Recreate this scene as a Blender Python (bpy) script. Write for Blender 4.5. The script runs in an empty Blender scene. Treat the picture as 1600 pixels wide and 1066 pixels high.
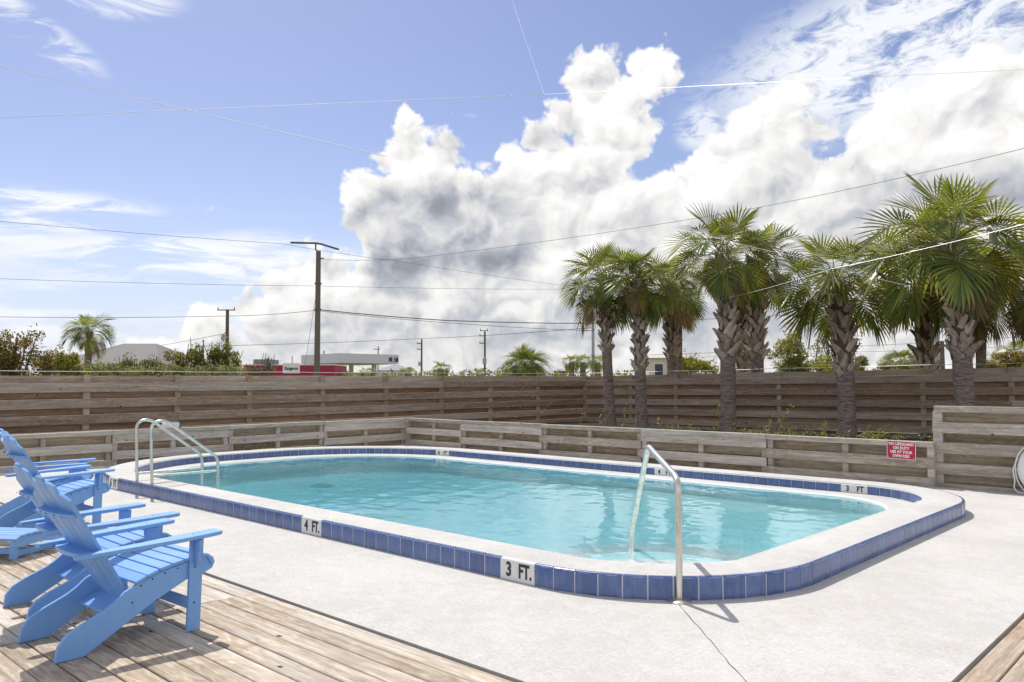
import bpy, bmesh, math, random
from math import sin, cos, pi, radians, sqrt, atan2
from mathutils import Vector, Matrix

random.seed(7)
SC = bpy.context.scene
COL = SC.collection

# ------------------------------------------------------------------ camera
EYE = 1.5
TH = 0.8184
FPX = 1254.0
PITCH = math.atan(66.0 / FPX)
cam = bpy.data.cameras.new('camera')
cam.lens = 36.0 * FPX / 1600.0
cam.sensor_width = 36.0
cam.clip_start = 0.05
cam.clip_end = 4000
cam_o = bpy.data.objects.new('camera', cam)
COL.objects.link(cam_o)
cam_o.location = (0, 0, EYE)
cam_o.rotation_euler = (pi / 2 + PITCH, 0, pi / 2 - TH)
SC.camera = cam_o

def at(px, py, d):
    """world point seen at a photograph position (1600 wide), d metres ahead"""
    x = (px - 800) / FPX
    y = -(py - 533) / FPX
    f = cos(PITCH) - y * sin(PITCH)
    u = sin(PITCH) + y * cos(PITCH)
    s, c = sin(TH), cos(TH)
    k = d / f
    return Vector(((s * x - c * f) * k, (c * x + s * f) * k, EYE + u * k))

# ------------------------------------------------------------------ light
SUN_EL = radians(55.9)
SUN_AZ = Vector((-0.941, 0.337, 0)).normalized()
SUN_DIR = Vector((SUN_AZ.x * cos(SUN_EL), SUN_AZ.y * cos(SUN_EL), sin(SUN_EL)))
sun = bpy.data.lights.new('sun', 'SUN')
sun.energy = 3.5
sun.angle = radians(0.53)
sun.color = (1.0, 0.955, 0.88)
sun_o = bpy.data.objects.new('sun', sun)
COL.objects.link(sun_o)
sun_o.rotation_euler = (-SUN_DIR).to_track_quat('-Z', 'Y').to_euler()
sun_o.location = (0, 0, 30)

SC.view_settings.view_transform = 'Standard'
SC.view_settings.look = 'None'
SC.view_settings.gamma = 1
SC.view_settings.exposure = 0.28
SC.cycles.use_adaptive_sampling = True
SC.cycles.adaptive_threshold = 0.012
SC.cycles.adaptive_min_samples = 12
SC.view_settings.use_curve_mapping = False

# ------------------------------------------------------------------ sky
class Nodes:
    """small helper that writes node graphs as expressions"""
    def __init__(self, tree):
        self.t = tree
    def new(self, kind, **kw):
        n = self.t.nodes.new(kind)
        for k, v in kw.items():
            setattr(n, k, v)
        return n
    def put(self, sock, v):
        if v is None:
            return
        if hasattr(v, 'is_linked') or hasattr(v, 'links'):
            self.t.links.new(v, sock)
        elif isinstance(v, (int, float)) and sock.type in ('VECTOR', 'RGBA'):
            sock.default_value = (v, v, v) if sock.type == 'VECTOR' else (v, v, v, 1)
        else:
            if sock.type == 'RGBA' and len(v) == 3:
                v = (*v, 1)
            sock.default_value = v
    def m(self, op, a, b=None, c=None, clamp=False):
        n = self.new('ShaderNodeMath', operation=op, use_clamp=clamp)
        for i, v in enumerate((a, b, c)):
            self.put(n.inputs[i], v)
        return n.outputs[0]
    def vm(self, op, a, b=None, scale=None):
        n = self.new('ShaderNodeVectorMath', operation=op)
        self.put(n.inputs[0], a)
        self.put(n.inputs[1], b)
        if scale is not None:
            self.put(n.inputs['Scale'], scale)
        return n.outputs['Value'] if op in ('DOT_PRODUCT', 'LENGTH', 'DISTANCE') else n.outputs[0]
    def step(self, v, a, b, lo=0.0, hi=1.0, kind='SMOOTHSTEP'):
        n = self.new('ShaderNodeMapRange', interpolation_type=kind)
        self.put(n.inputs[0], v)
        for i, q in enumerate((a, b, lo, hi)):
            self.put(n.inputs[i + 1], q)
        return n.outputs[0]
    def noise(self, vec, scale, detail=4, rough=0.55, dist=0.0, lac=2.0, out=0, dims='3D'):
        n = self.new('ShaderNodeTexNoise', noise_dimensions=dims)
        self.put(n.inputs['Vector'], vec)
        for k, v in (('Scale', scale), ('Detail', detail), ('Roughness', rough), ('Distortion', dist), ('Lacunarity', lac)):
            self.put(n.inputs[k], v)
        return n.outputs[out]
    def vor(self, vec, scale, detail=0, rough=0.5, feature='F1', out='Distance', rand=1.0, smooth=None, dims='3D'):
        n = self.new('ShaderNodeTexVoronoi', feature=feature, voronoi_dimensions=dims)
        self.put(n.inputs['Vector'], vec)
        self.put(n.inputs['Scale'], scale)
        for k, v in (('Detail', detail), ('Roughness', rough), ('Randomness', rand), ('Smoothness', smooth)):
            if v is not None and k in n.inputs:
                self.put(n.inputs[k], v)
        return n.outputs[out]
    def mix(self, f, a, b, kind='MIX'):
        n = self.new('ShaderNodeMix', data_type='RGBA', blend_type=kind)
        self.put(n.inputs[0], f)
        self.put(n.inputs[6], a)
        self.put(n.inputs[7], b)
        return n.outputs[2]
    def ramp(self, f, stops):
        n = self.new('ShaderNodeValToRGB')
        e = n.color_ramp.elements
        while len(e) < len(stops):
            e.new(0.5)
        for i, (p, c) in enumerate(stops):
            e[i].position = p
            e[i].color = (*c, 1) if len(c) == 3 else c
        self.put(n.inputs[0], f)
        return n.outputs[0]
    def comb(self, x, y, z):
        n = self.new('ShaderNodeCombineXYZ')
        for i, v in enumerate((x, y, z)):
            self.put(n.inputs[i], v)
        return n.outputs[0]

world = bpy.data.worlds.new('World')
SC.world = world
world.use_nodes = True
wt = world.node_tree
wt.nodes.clear()
W = Nodes(wt)
SKY_STRENGTH = 0.125

def build_sky():
    sky = W.new('ShaderNodeTexSky', sky_type='NISHITA', sun_disc=False)
    sky.sun_elevation = SUN_EL
    sky.sun_rotation = atan2(SUN_AZ.x, SUN_AZ.y)
    sky.altitude = 0
    sky.air_density = 1.0
    sky.dust_density = 0.6
    sky.ozone_density = 2.2
    d = W.new('ShaderNodeTexCoord').outputs['Generated']
    s, c = sin(TH), cos(TH)
    right = W.vm('DOT_PRODUCT', d, (s, c, 0))
    fwd = W.vm('DOT_PRODUCT', d, (-c, s, 0))
    up = W.vm('DOT_PRODUCT', d, (0, 0, 1))
    az = W.m('ARCTAN2', right, fwd)
    el = W.m('ARCSINE', up)

    def ang(px, py):
        x = (px - 800) / FPX
        y = -(py - 533) / FPX
        f = cos(PITCH) - y * sin(PITCH)
        u = sin(PITCH) + y * cos(PITCH)
        return atan2(x, f), atan2(u, sqrt(x * x + f * f))

    def ell(px, py, rx, ry, a=az, e=el, rot=0.0):
        """1 at the centre of an ellipse, 0 on its edge, negative outside"""
        a0, e0 = ang(px, py)
        da = W.m('SUBTRACT', a, a0)
        de = W.m('SUBTRACT', e, e0)
        if rot:
            cr, sr = cos(rot), sin(rot)
            da, de = (W.m('ADD', W.m('MULTIPLY', da, cr), W.m('MULTIPLY', de, sr)),
                      W.m('SUBTRACT', W.m('MULTIPLY', de, cr), W.m('MULTIPLY', da, sr)))
        q = W.m('ADD', W.m('POWER', W.m('DIVIDE', da, rx / FPX), 2.0), W.m('POWER', W.m('DIVIDE', de, ry / FPX), 2.0))
        return W.m('SUBTRACT', 1.0, W.m('SQRT', q))

    # heaped cloud: an outline in azimuth and elevation, roughened by billows
    p2 = W.comb(az, W.m('MULTIPLY', el, 1.12), 0.0)
    warp = W.noise(p2, 10.0, 3, 0.55, out=1, dims='2D')
    wv = W.vm('SCALE', W.vm('SUBTRACT', warp, (0.5, 0.5, 0.5)), scale=0.07)
    dw = W.vm('ADD', p2, wv)
    def billow(v, detail=3, scale=13.0):
        return W.m('SUBTRACT', 1.0, W.vor(v, scale, detail, 0.5, feature='SMOOTH_F1', smooth=0.35, dims='2D'))
    puff = billow(dw, 4)
    relief = W.m('SUBTRACT', puff, billow(W.vm('ADD', dw, (-0.006, 0.011, 0)), 4))
    soft = W.noise(p2, 7.0, 8, 0.6, dims='2D')
    relief2 = W.m('SUBTRACT', W.noise(p2, 7.0, 4, 0.5, dims='2D'), W.noise(W.vm('ADD', p2, (-0.012, 0.026, 0)), 7.0, 4, 0.5, dims='2D'))
    # the heap is a crowd of rounded puffs, farther ones first; each is bright above and greyer below
    fine = W.noise(p2, 34.0, 5, 0.6, dims='2D')
    PUFFS = [(250, 590, 60), (350, 560, 60), (450, 560, 80), (600, 560, 110), (800, 545, 140), (1000, 540, 150), (1200, 540, 150), (1400, 540, 150), (1600, 540, 150),
             (340, 492, 36), (385, 474, 46), (340, 530, 50), (425, 450, 44), (470, 440, 48), (515, 425, 52), (420, 515, 60), (500, 495, 72), (600, 475, 90),
             (1640, 160, 92), (1560, 168, 84), (1490, 186, 80), (1425, 212, 70), (1365, 236, 62), (1600, 330, 130), (1480, 330, 130), (1390, 320, 95),
             (1225, 192, 60), (1178, 212, 56), (1272, 212, 50), (1130, 252, 56), (1086, 282, 50), (1310, 262, 48), (1220, 285, 90), (1130, 345, 90), (1300, 370, 110),
             (1010, 108, 48), (952, 132, 52), (906, 134, 44), (1022, 116, 36), (982, 132, 42), (1000, 150, 40), (888, 182, 48), (985, 172, 46), (955, 226, 62), (930, 290, 78), (1032, 300, 48), (1000, 370, 100),
             (842, 214, 46), (794, 236, 46), (762, 254, 30), (820, 300, 78), (745, 305, 50), (860, 390, 110),
             (642, 222, 52), (694, 240, 52), (604, 250, 40), (574, 290, 38), (562, 330, 34), (615, 315, 66), (690, 325, 84), (640, 390, 84), (730, 400, 90),
             (1480, 440, 130), (1240, 450, 110), (1080, 460, 110), (900, 470, 110), (740, 490, 90)]
    az_w = W.m('ADD', az, W.m('MULTIPLY', W.m('SUBTRACT', W.noise(p2, 20.0, 4, 0.6, dims='2D'), 0.5), 0.038))
    el_w = W.m('ADD', el, W.m('MULTIPLY', W.m('SUBTRACT', W.noise(W.vm('ADD', p2, (3.1, 1.7, 0)), 20.0, 4, 0.6, dims='2D'), 0.5), 0.038))
    F, T = -1.0, -0.3
    for px, py, r in PUFFS:
        a0, e0 = ang(px, py)
        rr = r / FPX
        da = W.m('SUBTRACT', az_w, a0)
        de = W.m('SUBTRACT', el_w, e0)
        f = W.m('SUBTRACT', rr, W.m('SQRT', W.m('MULTIPLY_ADD', da, da, W.m('MULTIPLY', de, de))))
        sel = W.step(f, -0.004, 0.35 * rr)
        t = W.m('ADD', W.m('DIVIDE', de, rr), W.m('MULTIPLY', da, -0.25 / rr))
        mixn = W.new('ShaderNodeMix', data_type='FLOAT')
        W.put(mixn.inputs[0], sel)
        W.put(mixn.inputs[2], T)
        W.put(mixn.inputs[3], t)
        T = mixn.outputs[0]
        F = W.m('MAXIMUM', F, f)
    rough = W.m('ADD', W.m('MULTIPLY', W.m('SUBTRACT', puff, 0.60), 0.036), W.m('MULTIPLY', W.m('SUBTRACT', fine, 0.5), 0.018))
    dens = W.m('ADD', W.m('ADD', F, 0.010), rough)
    cover = W.step(dens, -0.002, 0.009)
    # shading: billow relief towards the sun, thick flat bases in shade
    rim = W.step(dens, 0.0, 0.07)
    big = W.step(W.noise(p2, 6.0, 6, 0.6, dims='2D'), 0.36, 0.64)
    def shade(px, py, rx, ry, amt, rot=0.0):
        e = W.m('ADD', ell(px, py, rx, ry, rot=rot), W.m('MULTIPLY', W.m('SUBTRACT', soft, 0.5), 0.55))
        return W.m('MULTIPLY', W.step(e, -0.30, 0.42), amt)
    dark = shade(690, 370, 190, 95, 0.85)
    for args in ((870, 340, 170, 90, 0.26), (1160, 420, 300, 80, 0.24), (1450, 345, 300, 100, 0.42), (885, 225, 80, 60, 0.16),
                 (560, 480, 330, 40, 0.22), (250, 535, 300, 30, 0.18), (1230, 250, 110, 50, 0.16), (930, 500, 330, 50, 0.26)):
        dark = W.m('MAXIMUM', dark, shade(*args))
    dark = W.m('MULTIPLY', dark, W.m('ADD', 0.86, W.m('MULTIPLY', big, 0.14)))
    rel = W.m('ADD', W.m('MULTIPLY', relief, 0.34), W.m('MULTIPLY', relief2, 0.10))
    top = W.step(W.m('ADD', T, W.m('MULTIPLY', W.m('SUBTRACT', puff, 0.6), 0.9)), -0.95, 0.45)
    lum = W.m('ADD', W.m('ADD', 0.76, W.m('MULTIPLY', top, 0.30)), rel)
    lum = W.m('SUBTRACT', lum, W.m('MULTIPLY', W.m('MULTIPLY', W.step(dens, 0.0, 0.032), dark), 0.46))
    lum = W.m('ADD', lum, W.m('MULTIPLY', W.m('SUBTRACT', 1.0, rim), 0.06))
    lum = W.m('MINIMUM', lum, 1.06)
    lum = W.m('MAXIMUM', lum, 0.40)
    grey = W.step(lum, 0.45, 0.92)
    ccol = W.mix(grey, (0.82, 0.88, 1.0), (1.0, 0.99, 0.98))
    ccol = W.vm('SCALE', ccol, scale=W.m('MULTIPLY', lum, 0.80 / SKY_STRENGTH))

    # high thin cloud, drawn out in streaks
    stv = W.comb(az, W.m('MULTIPLY', W.m('SUBTRACT', el, W.m('MULTIPLY', az, 0.05)), 5.2), 0.0)
    streak = W.noise(stv, 8.0, 8, 0.64, dist=0.5, dims='2D')
    stv2 = W.comb(W.m('ADD', az, W.m('MULTIPLY', el, 0.8)), W.m('MULTIPLY', W.m('SUBTRACT', el, W.m('MULTIPLY', az, 0.25)), 2.4), 0.0)
    fleece = W.noise(stv2, 17.0, 8, 0.68, dist=0.3, dims='2D')
    thin = 0.0
    for (px, py, rx, ry, rot, amt, tex, lo, hi) in (
            (60, 330, 190, 34, 0.02, 1.0, streak, 0.40, 0.60),
            (270, 405, 260, 42, 0.02, 1.0, streak, 0.40, 0.60),
            (400, 400, 120, 40, 0.05, 0.9, streak, 0.38, 0.60),
            (40, 375, 110, 14, -0.12, 0.8, streak, 0.38, 0.58),
            (45, 40, 110, 26, -0.45, 0.8, streak, 0.42, 0.62),
            (190, 0, 90, 26, 0.1, 0.7, streak, 0.42, 0.62),
            (1430, 60, 340, 115, 0.22, 0.95, fleece, 0.30, 0.56),
            (1300, 90, 210, 60, 0.3, 0.85, fleece, 0.32, 0.56),
            (1095, 200, 45, 40, 0.0, 0.8, fleece, 0.36, 0.60),
            (735, 187, 16, 10, 0.0, 0.7, fleece, 0.36, 0.60),
            (320, 325, 16, 6, 0.0, 0.5, fleece, 0.36, 0.60)):
        e = ell(px, py, rx, ry, rot=rot)
        f = W.m('MULTIPLY', W.m('MULTIPLY', W.step(e, -0.15, 0.55), W.step(tex, lo, hi)), amt)
        thin = W.m('MAXIMUM', thin, f)
    # milky air low over the land
    milk = W.m('MULTIPLY', W.step(el, 0.26, 0.0), 0.70)
    veil = W.m('MULTIPLY', W.step(W.noise(stv, 4.0, 7, 0.6, dims='2D'), 0.42, 0.66), W.m('MULTIPLY', W.step(el, 0.20, 0.06), 0.85))
    base = W.vm('MULTIPLY', sky.outputs[0], (0.84, 0.745, 0.80))
    white = tuple(v / SKY_STRENGTH for v in (0.80, 0.82, 0.85))
    col = W.mix(milk, base, tuple(v / SKY_STRENGTH for v in (0.54, 0.63, 0.80)))
    col = W.mix(veil, col, white)
    col = W.mix(thin, col, white)
    col = W.mix(cover, col, ccol)
    # unseen broken cloud added overhead and behind the camera to brighten the shade
    ov = W.vm('SCALE', d, scale=W.m('DIVIDE', 1.0, W.m('ADD', W.m('MAXIMUM', up, 0.0), 0.22)))
    n1 = W.noise(ov, 1.15, 7, 0.58)
    n2 = W.noise(W.vm('ADD', ov, (0.05, -0.02, 0.03)), 1.15, 5, 0.55)
    oc = W.m('MULTIPLY', W.step(n1, 0.45, 0.56), W.m('MAXIMUM', W.step(el, 0.47, 0.62), W.m('MULTIPLY', W.step(W.m('ABSOLUTE', az), 0.80, 1.1), W.step(el, -0.01, 0.05))))
    ol = W.m('MULTIPLY', W.m('ADD', 0.84, W.m('MULTIPLY', W.m('SUBTRACT', n2, n1), 1.4)), 1.0 / SKY_STRENGTH)
    col = W.mix(oc, col, W.vm('SCALE', (1.0, 0.985, 0.97), scale=ol))
    # below the horizon
    low = W.step(el, -0.02, 0.0)
    col = W.mix(low, tuple(v / SKY_STRENGTH for v in (0.40, 0.40, 0.38)), col)
    bg = W.new('ShaderNodeBackground')
    W.put(bg.inputs['Color'], col)
    bg.inputs['Strength'].default_value = SKY_STRENGTH
    out = W.new('ShaderNodeOutputWorld')
    wt.links.new(bg.outputs[0], out.inputs[0])
build_sky()
world.cycles.sampling_method = 'MANUAL'
world.cycles.sample_map_resolution = 512

# ------------------------------------------------------------------ helpers
def link(name, data, parent=None, loc=(0, 0, 0), rot=(0, 0, 0), scale=None):
    o = bpy.data.objects.new(name, data)
    COL.objects.link(o)
    o.parent = parent
    o.location = loc
    o.rotation_euler = rot
    if scale is not None:
        o.scale = scale
    return o

def thing(name, label, cat, loc=(0, 0, 0), rotz=0.0, group=None):
    o = link(name, None, None, loc, (0, 0, rotz))
    o.empty_display_size = 0.2
    return tag(o, label, cat, group)

def tag(o, label, cat, group=None):
    o['label'] = label
    o['category'] = cat
    if group:
        o['group'] = group
    return o

def struct(o):
    o['kind'] = 'structure'
    return o

def stuff(o):
    o['kind'] = 'stuff'
    return o

class MB:
    """collects shapes and links them as one mesh object"""
    def __init__(self):
        self.v, self.f = [], []
    def add(self, v, f):
        n = len(self.v)
        self.v += [tuple(p) for p in v]
        self.f += [tuple(i + n for i in q) for q in f]
        return self
    def prism(self, poly, a, b, axis='x'):
        """polygon extruded along an axis from a to b"""
        n = len(poly)
        put = {'x': lambda p, k: (k, p[0], p[1]), 'y': lambda p, k: (p[0], k, p[1]), 'z': lambda p, k: (p[0], p[1], k)}[axis]
        v = [put(p, a) for p in poly] + [put(p, b) for p in poly]
        f = [tuple(range(n - 1, -1, -1)), tuple(range(n, 2 * n))]
        f += [(i, (i + 1) % n, n + (i + 1) % n, n + i) for i in range(n)]
        return self.add(v, f)
    def box(self, x0, x1, y0, y1, z0, z1, ch=0.0):
        if not ch:
            return self.prism([(y0, z0), (y1, z0), (y1, z1), (y0, z1)], x0, x1)
        return self.prism([(y0 + ch, z0), (y1 - ch, z0), (y1, z0 + ch), (y1, z1 - ch), (y1 - ch, z1), (y0 + ch, z1), (y0, z1 - ch), (y0, z0 + ch)], x0, x1)
    def tube(self, path, r, n=8, cap=True):
        path = [Vector(p) for p in path]
        m = len(path)
        rr = [r(i / (m - 1)) if callable(r) else (r[i] if isinstance(r, (list, tuple)) else r) for i in range(m)]
        t0 = (path[1] - path[0]).normalized()
        ref = Vector((0, 0, 1)) if abs(t0.z) < 0.9 else Vector((1, 0, 0))
        u = t0.cross(ref).normalized()
        v, f = [], []
        for i in range(m):
            t = (path[min(i + 1, m - 1)] - path[max(i - 1, 0)]).normalized()
            u = (u - t * u.dot(t)).normalized()
            w = t.cross(u)
            for k in range(n):
                a = 2 * pi * k / n
                v.append(path[i] + (u * cos(a) + w * sin(a)) * rr[i])
        for i in range(m - 1):
            for k in range(n):
                f.append((i * n + k, i * n + (k + 1) % n, (i + 1) * n + (k + 1) % n, (i + 1) * n + k))
        if cap:
            f.append(tuple(range(n - 1, -1, -1)))
            f.append(tuple((m - 1) * n + k for k in range(n)))
        return self.add(v, f)
    def lathe(self, prof, n=16, c=(0, 0, 0)):
        v = [(c[0] + r * cos(2 * pi * k / n), c[1] + r * sin(2 * pi * k / n), c[2] + z) for r, z in prof for k in range(n)]
        f = []
        for i in range(len(prof) - 1):
            for k in range(n):
                f.append((i * n + k, i * n + (k + 1) % n, (i + 1) * n + (k + 1) % n, (i + 1) * n + k))
        f.append(tuple(range(n - 1, -1, -1)))
        f.append(tuple((len(prof) - 1) * n + k for k in range(n)))
        return self.add(v, f)
    def mesh(self, name, mat, smooth=False):
        me = bpy.data.meshes.new(name)
        me.from_pydata(self.v, [], self.f)
        me.materials.append(mat)
        if smooth:
            me.polygons.foreach_set('use_smooth', [True] * len(me.polygons))
            try:
                me.set_sharp_from_angle(angle=radians(40))
            except Exception:
                pass
        me.update()
        return me
    def build(self, name, mat, parent=None, loc=(0, 0, 0), rot=(0, 0, 0), smooth=False):
        return link(name, self.mesh(name, mat, smooth), parent, loc, rot)

def fix_normals(me):
    b = bmesh.new()
    b.from_mesh(me)
    bmesh.ops.recalc_face_normals(b, faces=b.faces)
    b.to_mesh(me)
    b.free()

BOARDS = {}
def board(name, p0, p1, h, t, mat, parent=None, ch=0.004, roll=0.0):
    """a sawn board from p0 to p1: h high, t thick; its grain runs along local x"""
    p0, p1 = Vector(p0), Vector(p1)
    d = p1 - p0
    L = d.length
    key = (round(L, 2), h, t, mat.name)
    if key not in BOARDS:
        BOARDS[key] = MB().box(-L / 2, L / 2, -t / 2, t / 2, -h / 2, h / 2, ch).mesh(name, mat)
    rot = (roll, -math.asin(d.z / L), atan2(d.y, d.x))
    return link(name, BOARDS[key], parent, (p0 + p1) / 2, rot)

def text_mesh(s, size, mat, bold=0.0, squeeze=1.0, depth=0.0015, align='CENTER', spacing=1.0, line=1.0):
    cu = bpy.data.curves.new('lettering', 'FONT')
    cu.body = s
    cu.size = size
    cu.offset = bold
    cu.extrude = depth
    cu.align_x = align
    cu.align_y = 'CENTER'
    cu.space_character = spacing
    cu.space_line = line
    cu.resolution_u = 3
    o = bpy.data.objects.new('lettering', cu)
    COL.objects.link(o)
    bpy.context.view_layer.update()
    me = bpy.data.meshes.new_from_object(o.evaluated_get(bpy.context.evaluated_depsgraph_get()))
    bpy.data.objects.remove(o)
    for v in me.vertices:
        v.co = (v.co.x * squeeze, v.co.z * -1, v.co.y)      # upright, reading along +x, facing -y
    me.materials.clear()
    me.materials.append(mat)
    return me

# ------------------------------------------------------------------ materials
def material(name):
    m = bpy.data.materials.new(name)
    m.use_nodes = True
    t = m.node_tree
    t.nodes.clear()
    n = Nodes(t)
    out = n.new('ShaderNodeOutputMaterial')
    b = n.new('ShaderNodeBsdfPrincipled')
    t.links.new(b.outputs[0], out.inputs[0])
    return m, n, b, out

def bump(n, b, height, strength=0.3, dist=0.01):
    k = n.new('ShaderNodeBump')
    k.inputs['Strength'].default_value = strength
    k.inputs['Distance'].default_value = dist
    n.put(k.inputs['Height'], height)
    n.put(b.inputs['Normal'], k.outputs[0])
    return k

def plain(name, col, rough=0.6, metal=0.0, var=0.0, spec=0.5, dirt=0.0):
    m, n, b, _ = material(name)
    c = col
    if var or dirt:
        co = n.new('ShaderNodeTexCoord').outputs['Object']
        rnd = n.new('ShaderNodeObjectInfo').outputs['Random']
        c = n.mix(1.0, col, n.comb(*[n.m('ADD', 1 - var, n.m('MULTIPLY', rnd, 2 * var))] * 3), 'MULTIPLY')
        if dirt:
            q = n.step(n.noise(co, 6.0, 6, 0.65), 0.35, 0.75)
            c = n.mix(n.m('MULTIPLY', q, dirt), c, tuple(v * 0.45 for v in col))
    n.put(b.inputs['Base Color'], c)
    b.inputs['Roughness'].default_value = rough
    b.inputs['Metallic'].default_value = metal
    b.inputs['Specular IOR Level'].default_value = spec
    return m

def wood(name, light, dark, grey, spread=0.25, ring=1.0, rough=0.8, knots=True, stain=0.0):
    """weathered softwood: long grain along local x, knots, grey bleaching, board to board variation"""
    m, n, b, _ = material(name)
    oi = n.new('ShaderNodeObjectInfo')
    rnd = oi.outputs['Random']
    co = n.vm('ADD', n.new('ShaderNodeTexCoord').outputs['Object'], n.comb(n.m('MULTIPLY', rnd, 91.0), n.m('MULTIPLY', rnd, 37.0), n.m('MULTIPLY', rnd, 53.0)))
    st = n.vm('MULTIPLY', co, (1.0, 9.0, 9.0))
    wig = n.noise(n.vm('MULTIPLY', co, (0.9, 3.0, 3.0)), 1.6, 3, 0.5)
    fig = n.m('FRACT', n.m('MULTIPLY', n.m('ADD', n.m('MULTIPLY', wig, 3.2), n.noise(st, 0.8, 2, 0.5)), 2.6 * ring))
    fig = n.step(n.m('ABSOLUTE', n.m('SUBTRACT', fig, 0.5)), 0.10, 0.5)
    fib = n.noise(n.vm('MULTIPLY', co, (1.2, 40.0, 40.0)), 5.0, 5, 0.65)
    blot = n.noise(n.vm('MULTIPLY', co, (0.6, 2.2, 2.2)), 1.5, 5, 0.6)
    g = n.m('ADD', n.m('MULTIPLY', fig, 0.45), n.m('MULTIPLY', n.step(fib, 0.3, 0.72), 0.55))
    c = n.mix(g, dark, light)
    c = n.mix(n.m('MULTIPLY', n.step(n.m('ADD', blot, n.m('MULTIPLY', n.m('SUBTRACT', rnd, 0.5), 0.35)), 0.36, 0.66), 0.8), c, n.mix(n.step(fib, 0.25, 0.7), tuple(v * 0.68 for v in grey), grey))
    run = n.noise(n.vm('MULTIPLY', co, (0.45, 9.0, 9.0)), 2.6, 6, 0.7)
    runc = n.step(run, 0.28, 0.72, 0.66, 1.18)
    c = n.mix(1.0, c, n.comb(runc, n.m('MULTIPLY', runc, 0.985), n.m('MULTIPLY', runc, 0.965)), 'MULTIPLY')
    crack = n.noise(n.vm('MULTIPLY', co, (0.8, 34.0, 34.0)), 1.7, 3, 0.6)
    c = n.mix(n.m('MULTIPLY', n.step(crack, 0.36, 0.27), 0.6), c, tuple(v * 0.32 for v in dark))
    if knots:
        kv = n.vor(n.vm('MULTIPLY', co, (1.0, 1.7, 1.7)), 2.7, out='Distance')
        ks = n.step(n.m('ADD', kv, n.m('MULTIPLY', n.m('SUBTRACT', fib, 0.5), 0.03)), 0.035, 0.085)
        c = n.mix(ks, (0.045, 0.03, 0.022), c)
    if stain:
        sv = n.step(n.noise(n.vm('MULTIPLY', co, (3.0, 5.0, 5.0)), 2.4, 6, 0.7), 0.52, 0.72)
        c = n.mix(n.m('MULTIPLY', sv, stain), c, tuple(v * 0.4 for v in dark))
    tone = n.m('ADD', 1 - spread, n.m('MULTIPLY', rnd, 2 * spread))
    c = n.mix(1.0, c, n.comb(tone, n.m('MULTIPLY', tone, 0.995), n.m('MULTIPLY', tone, 0.98)), 'MULTIPLY')
    n.put(b.inputs['Base Color'], c)
    b.inputs['Roughness'].default_value = rough
    b.inputs['Specular IOR Level'].default_value = 0.25
    bump(n, b, n.m('ADD', fib, n.m('MULTIPLY', fig, 0.4)), 0.5, 0.004)
    return m

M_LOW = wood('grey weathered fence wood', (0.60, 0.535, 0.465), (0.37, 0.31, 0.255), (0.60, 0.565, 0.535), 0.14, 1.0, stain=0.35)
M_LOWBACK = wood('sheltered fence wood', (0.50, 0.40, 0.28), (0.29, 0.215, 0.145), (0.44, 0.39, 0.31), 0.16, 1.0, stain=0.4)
M_CAP = wood('bleached cap wood', (0.58, 0.53, 0.45), (0.36, 0.31, 0.25), (0.55, 0.525, 0.48), 0.10, 0.7, stain=0.45)
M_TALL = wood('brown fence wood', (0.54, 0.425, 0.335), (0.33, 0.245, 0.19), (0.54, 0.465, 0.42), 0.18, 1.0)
M_TALLBACK = wood('shade darkened brown fence wood', (0.40, 0.27, 0.175), (0.22, 0.14, 0.09), (0.35, 0.26, 0.20), 0.22, 1.0)  # browner fence wood, with the shade of the recess darkened into its colour
M_POST = wood('yellowed post wood', (0.60, 0.48, 0.33), (0.38, 0.29, 0.19), (0.50, 0.43, 0.35), 0.2, 0.6, knots=False)
M_DECK = wood('bleached deck wood', (0.68, 0.60, 0.495), (0.38, 0.295, 0.215), (0.64, 0.59, 0.53), 0.16, 0.9, stain=0.38)
M_DECK2 = wood('brown deck wood', (0.56, 0.45, 0.35), (0.31, 0.22, 0.15), (0.50, 0.43, 0.36), 0.14, 1.2, stain=0.25)

def blue_paint():
    m, n, b, _ = material('sky blue paint')
    rnd = n.new('ShaderNodeObjectInfo').outputs['Random']
    co = n.new('ShaderNodeTexCoord').outputs['Object']
    q = n.step(n.noise(co, 9.0, 7, 0.7), 0.40, 0.80)
    c = n.mix(n.m('MULTIPLY', q, 0.28), (0.19, 0.39, 0.75), (0.14, 0.295, 0.60))
    scuff = n.step(n.noise(n.vm('MULTIPLY', co, (3, 3, 9)), 14.0, 6, 0.75), 0.62, 0.78)
    c = n.mix(n.m('MULTIPLY', scuff, 0.55), c, (0.30, 0.46, 0.74))
    tone = n.m('ADD', 0.93, n.m('MULTIPLY', rnd, 0.14))
    c = n.mix(1.0, c, n.comb(tone, tone, tone), 'MULTIPLY')
    n.put(b.inputs['Base Color'], c)
    n.put(b.inputs['Roughness'], n.m('ADD', 0.40, n.m('MULTIPLY', q, 0.22)))
    bump(n, b, n.noise(n.vm('MULTIPLY', co, (6, 6, 6)), 40.0, 4, 0.6), 0.12, 0.002)
    return m
M_BLUE = blue_paint()
M_SCREW = plain('dark screw', (0.03, 0.035, 0.05), 0.4, 0.8)

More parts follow.
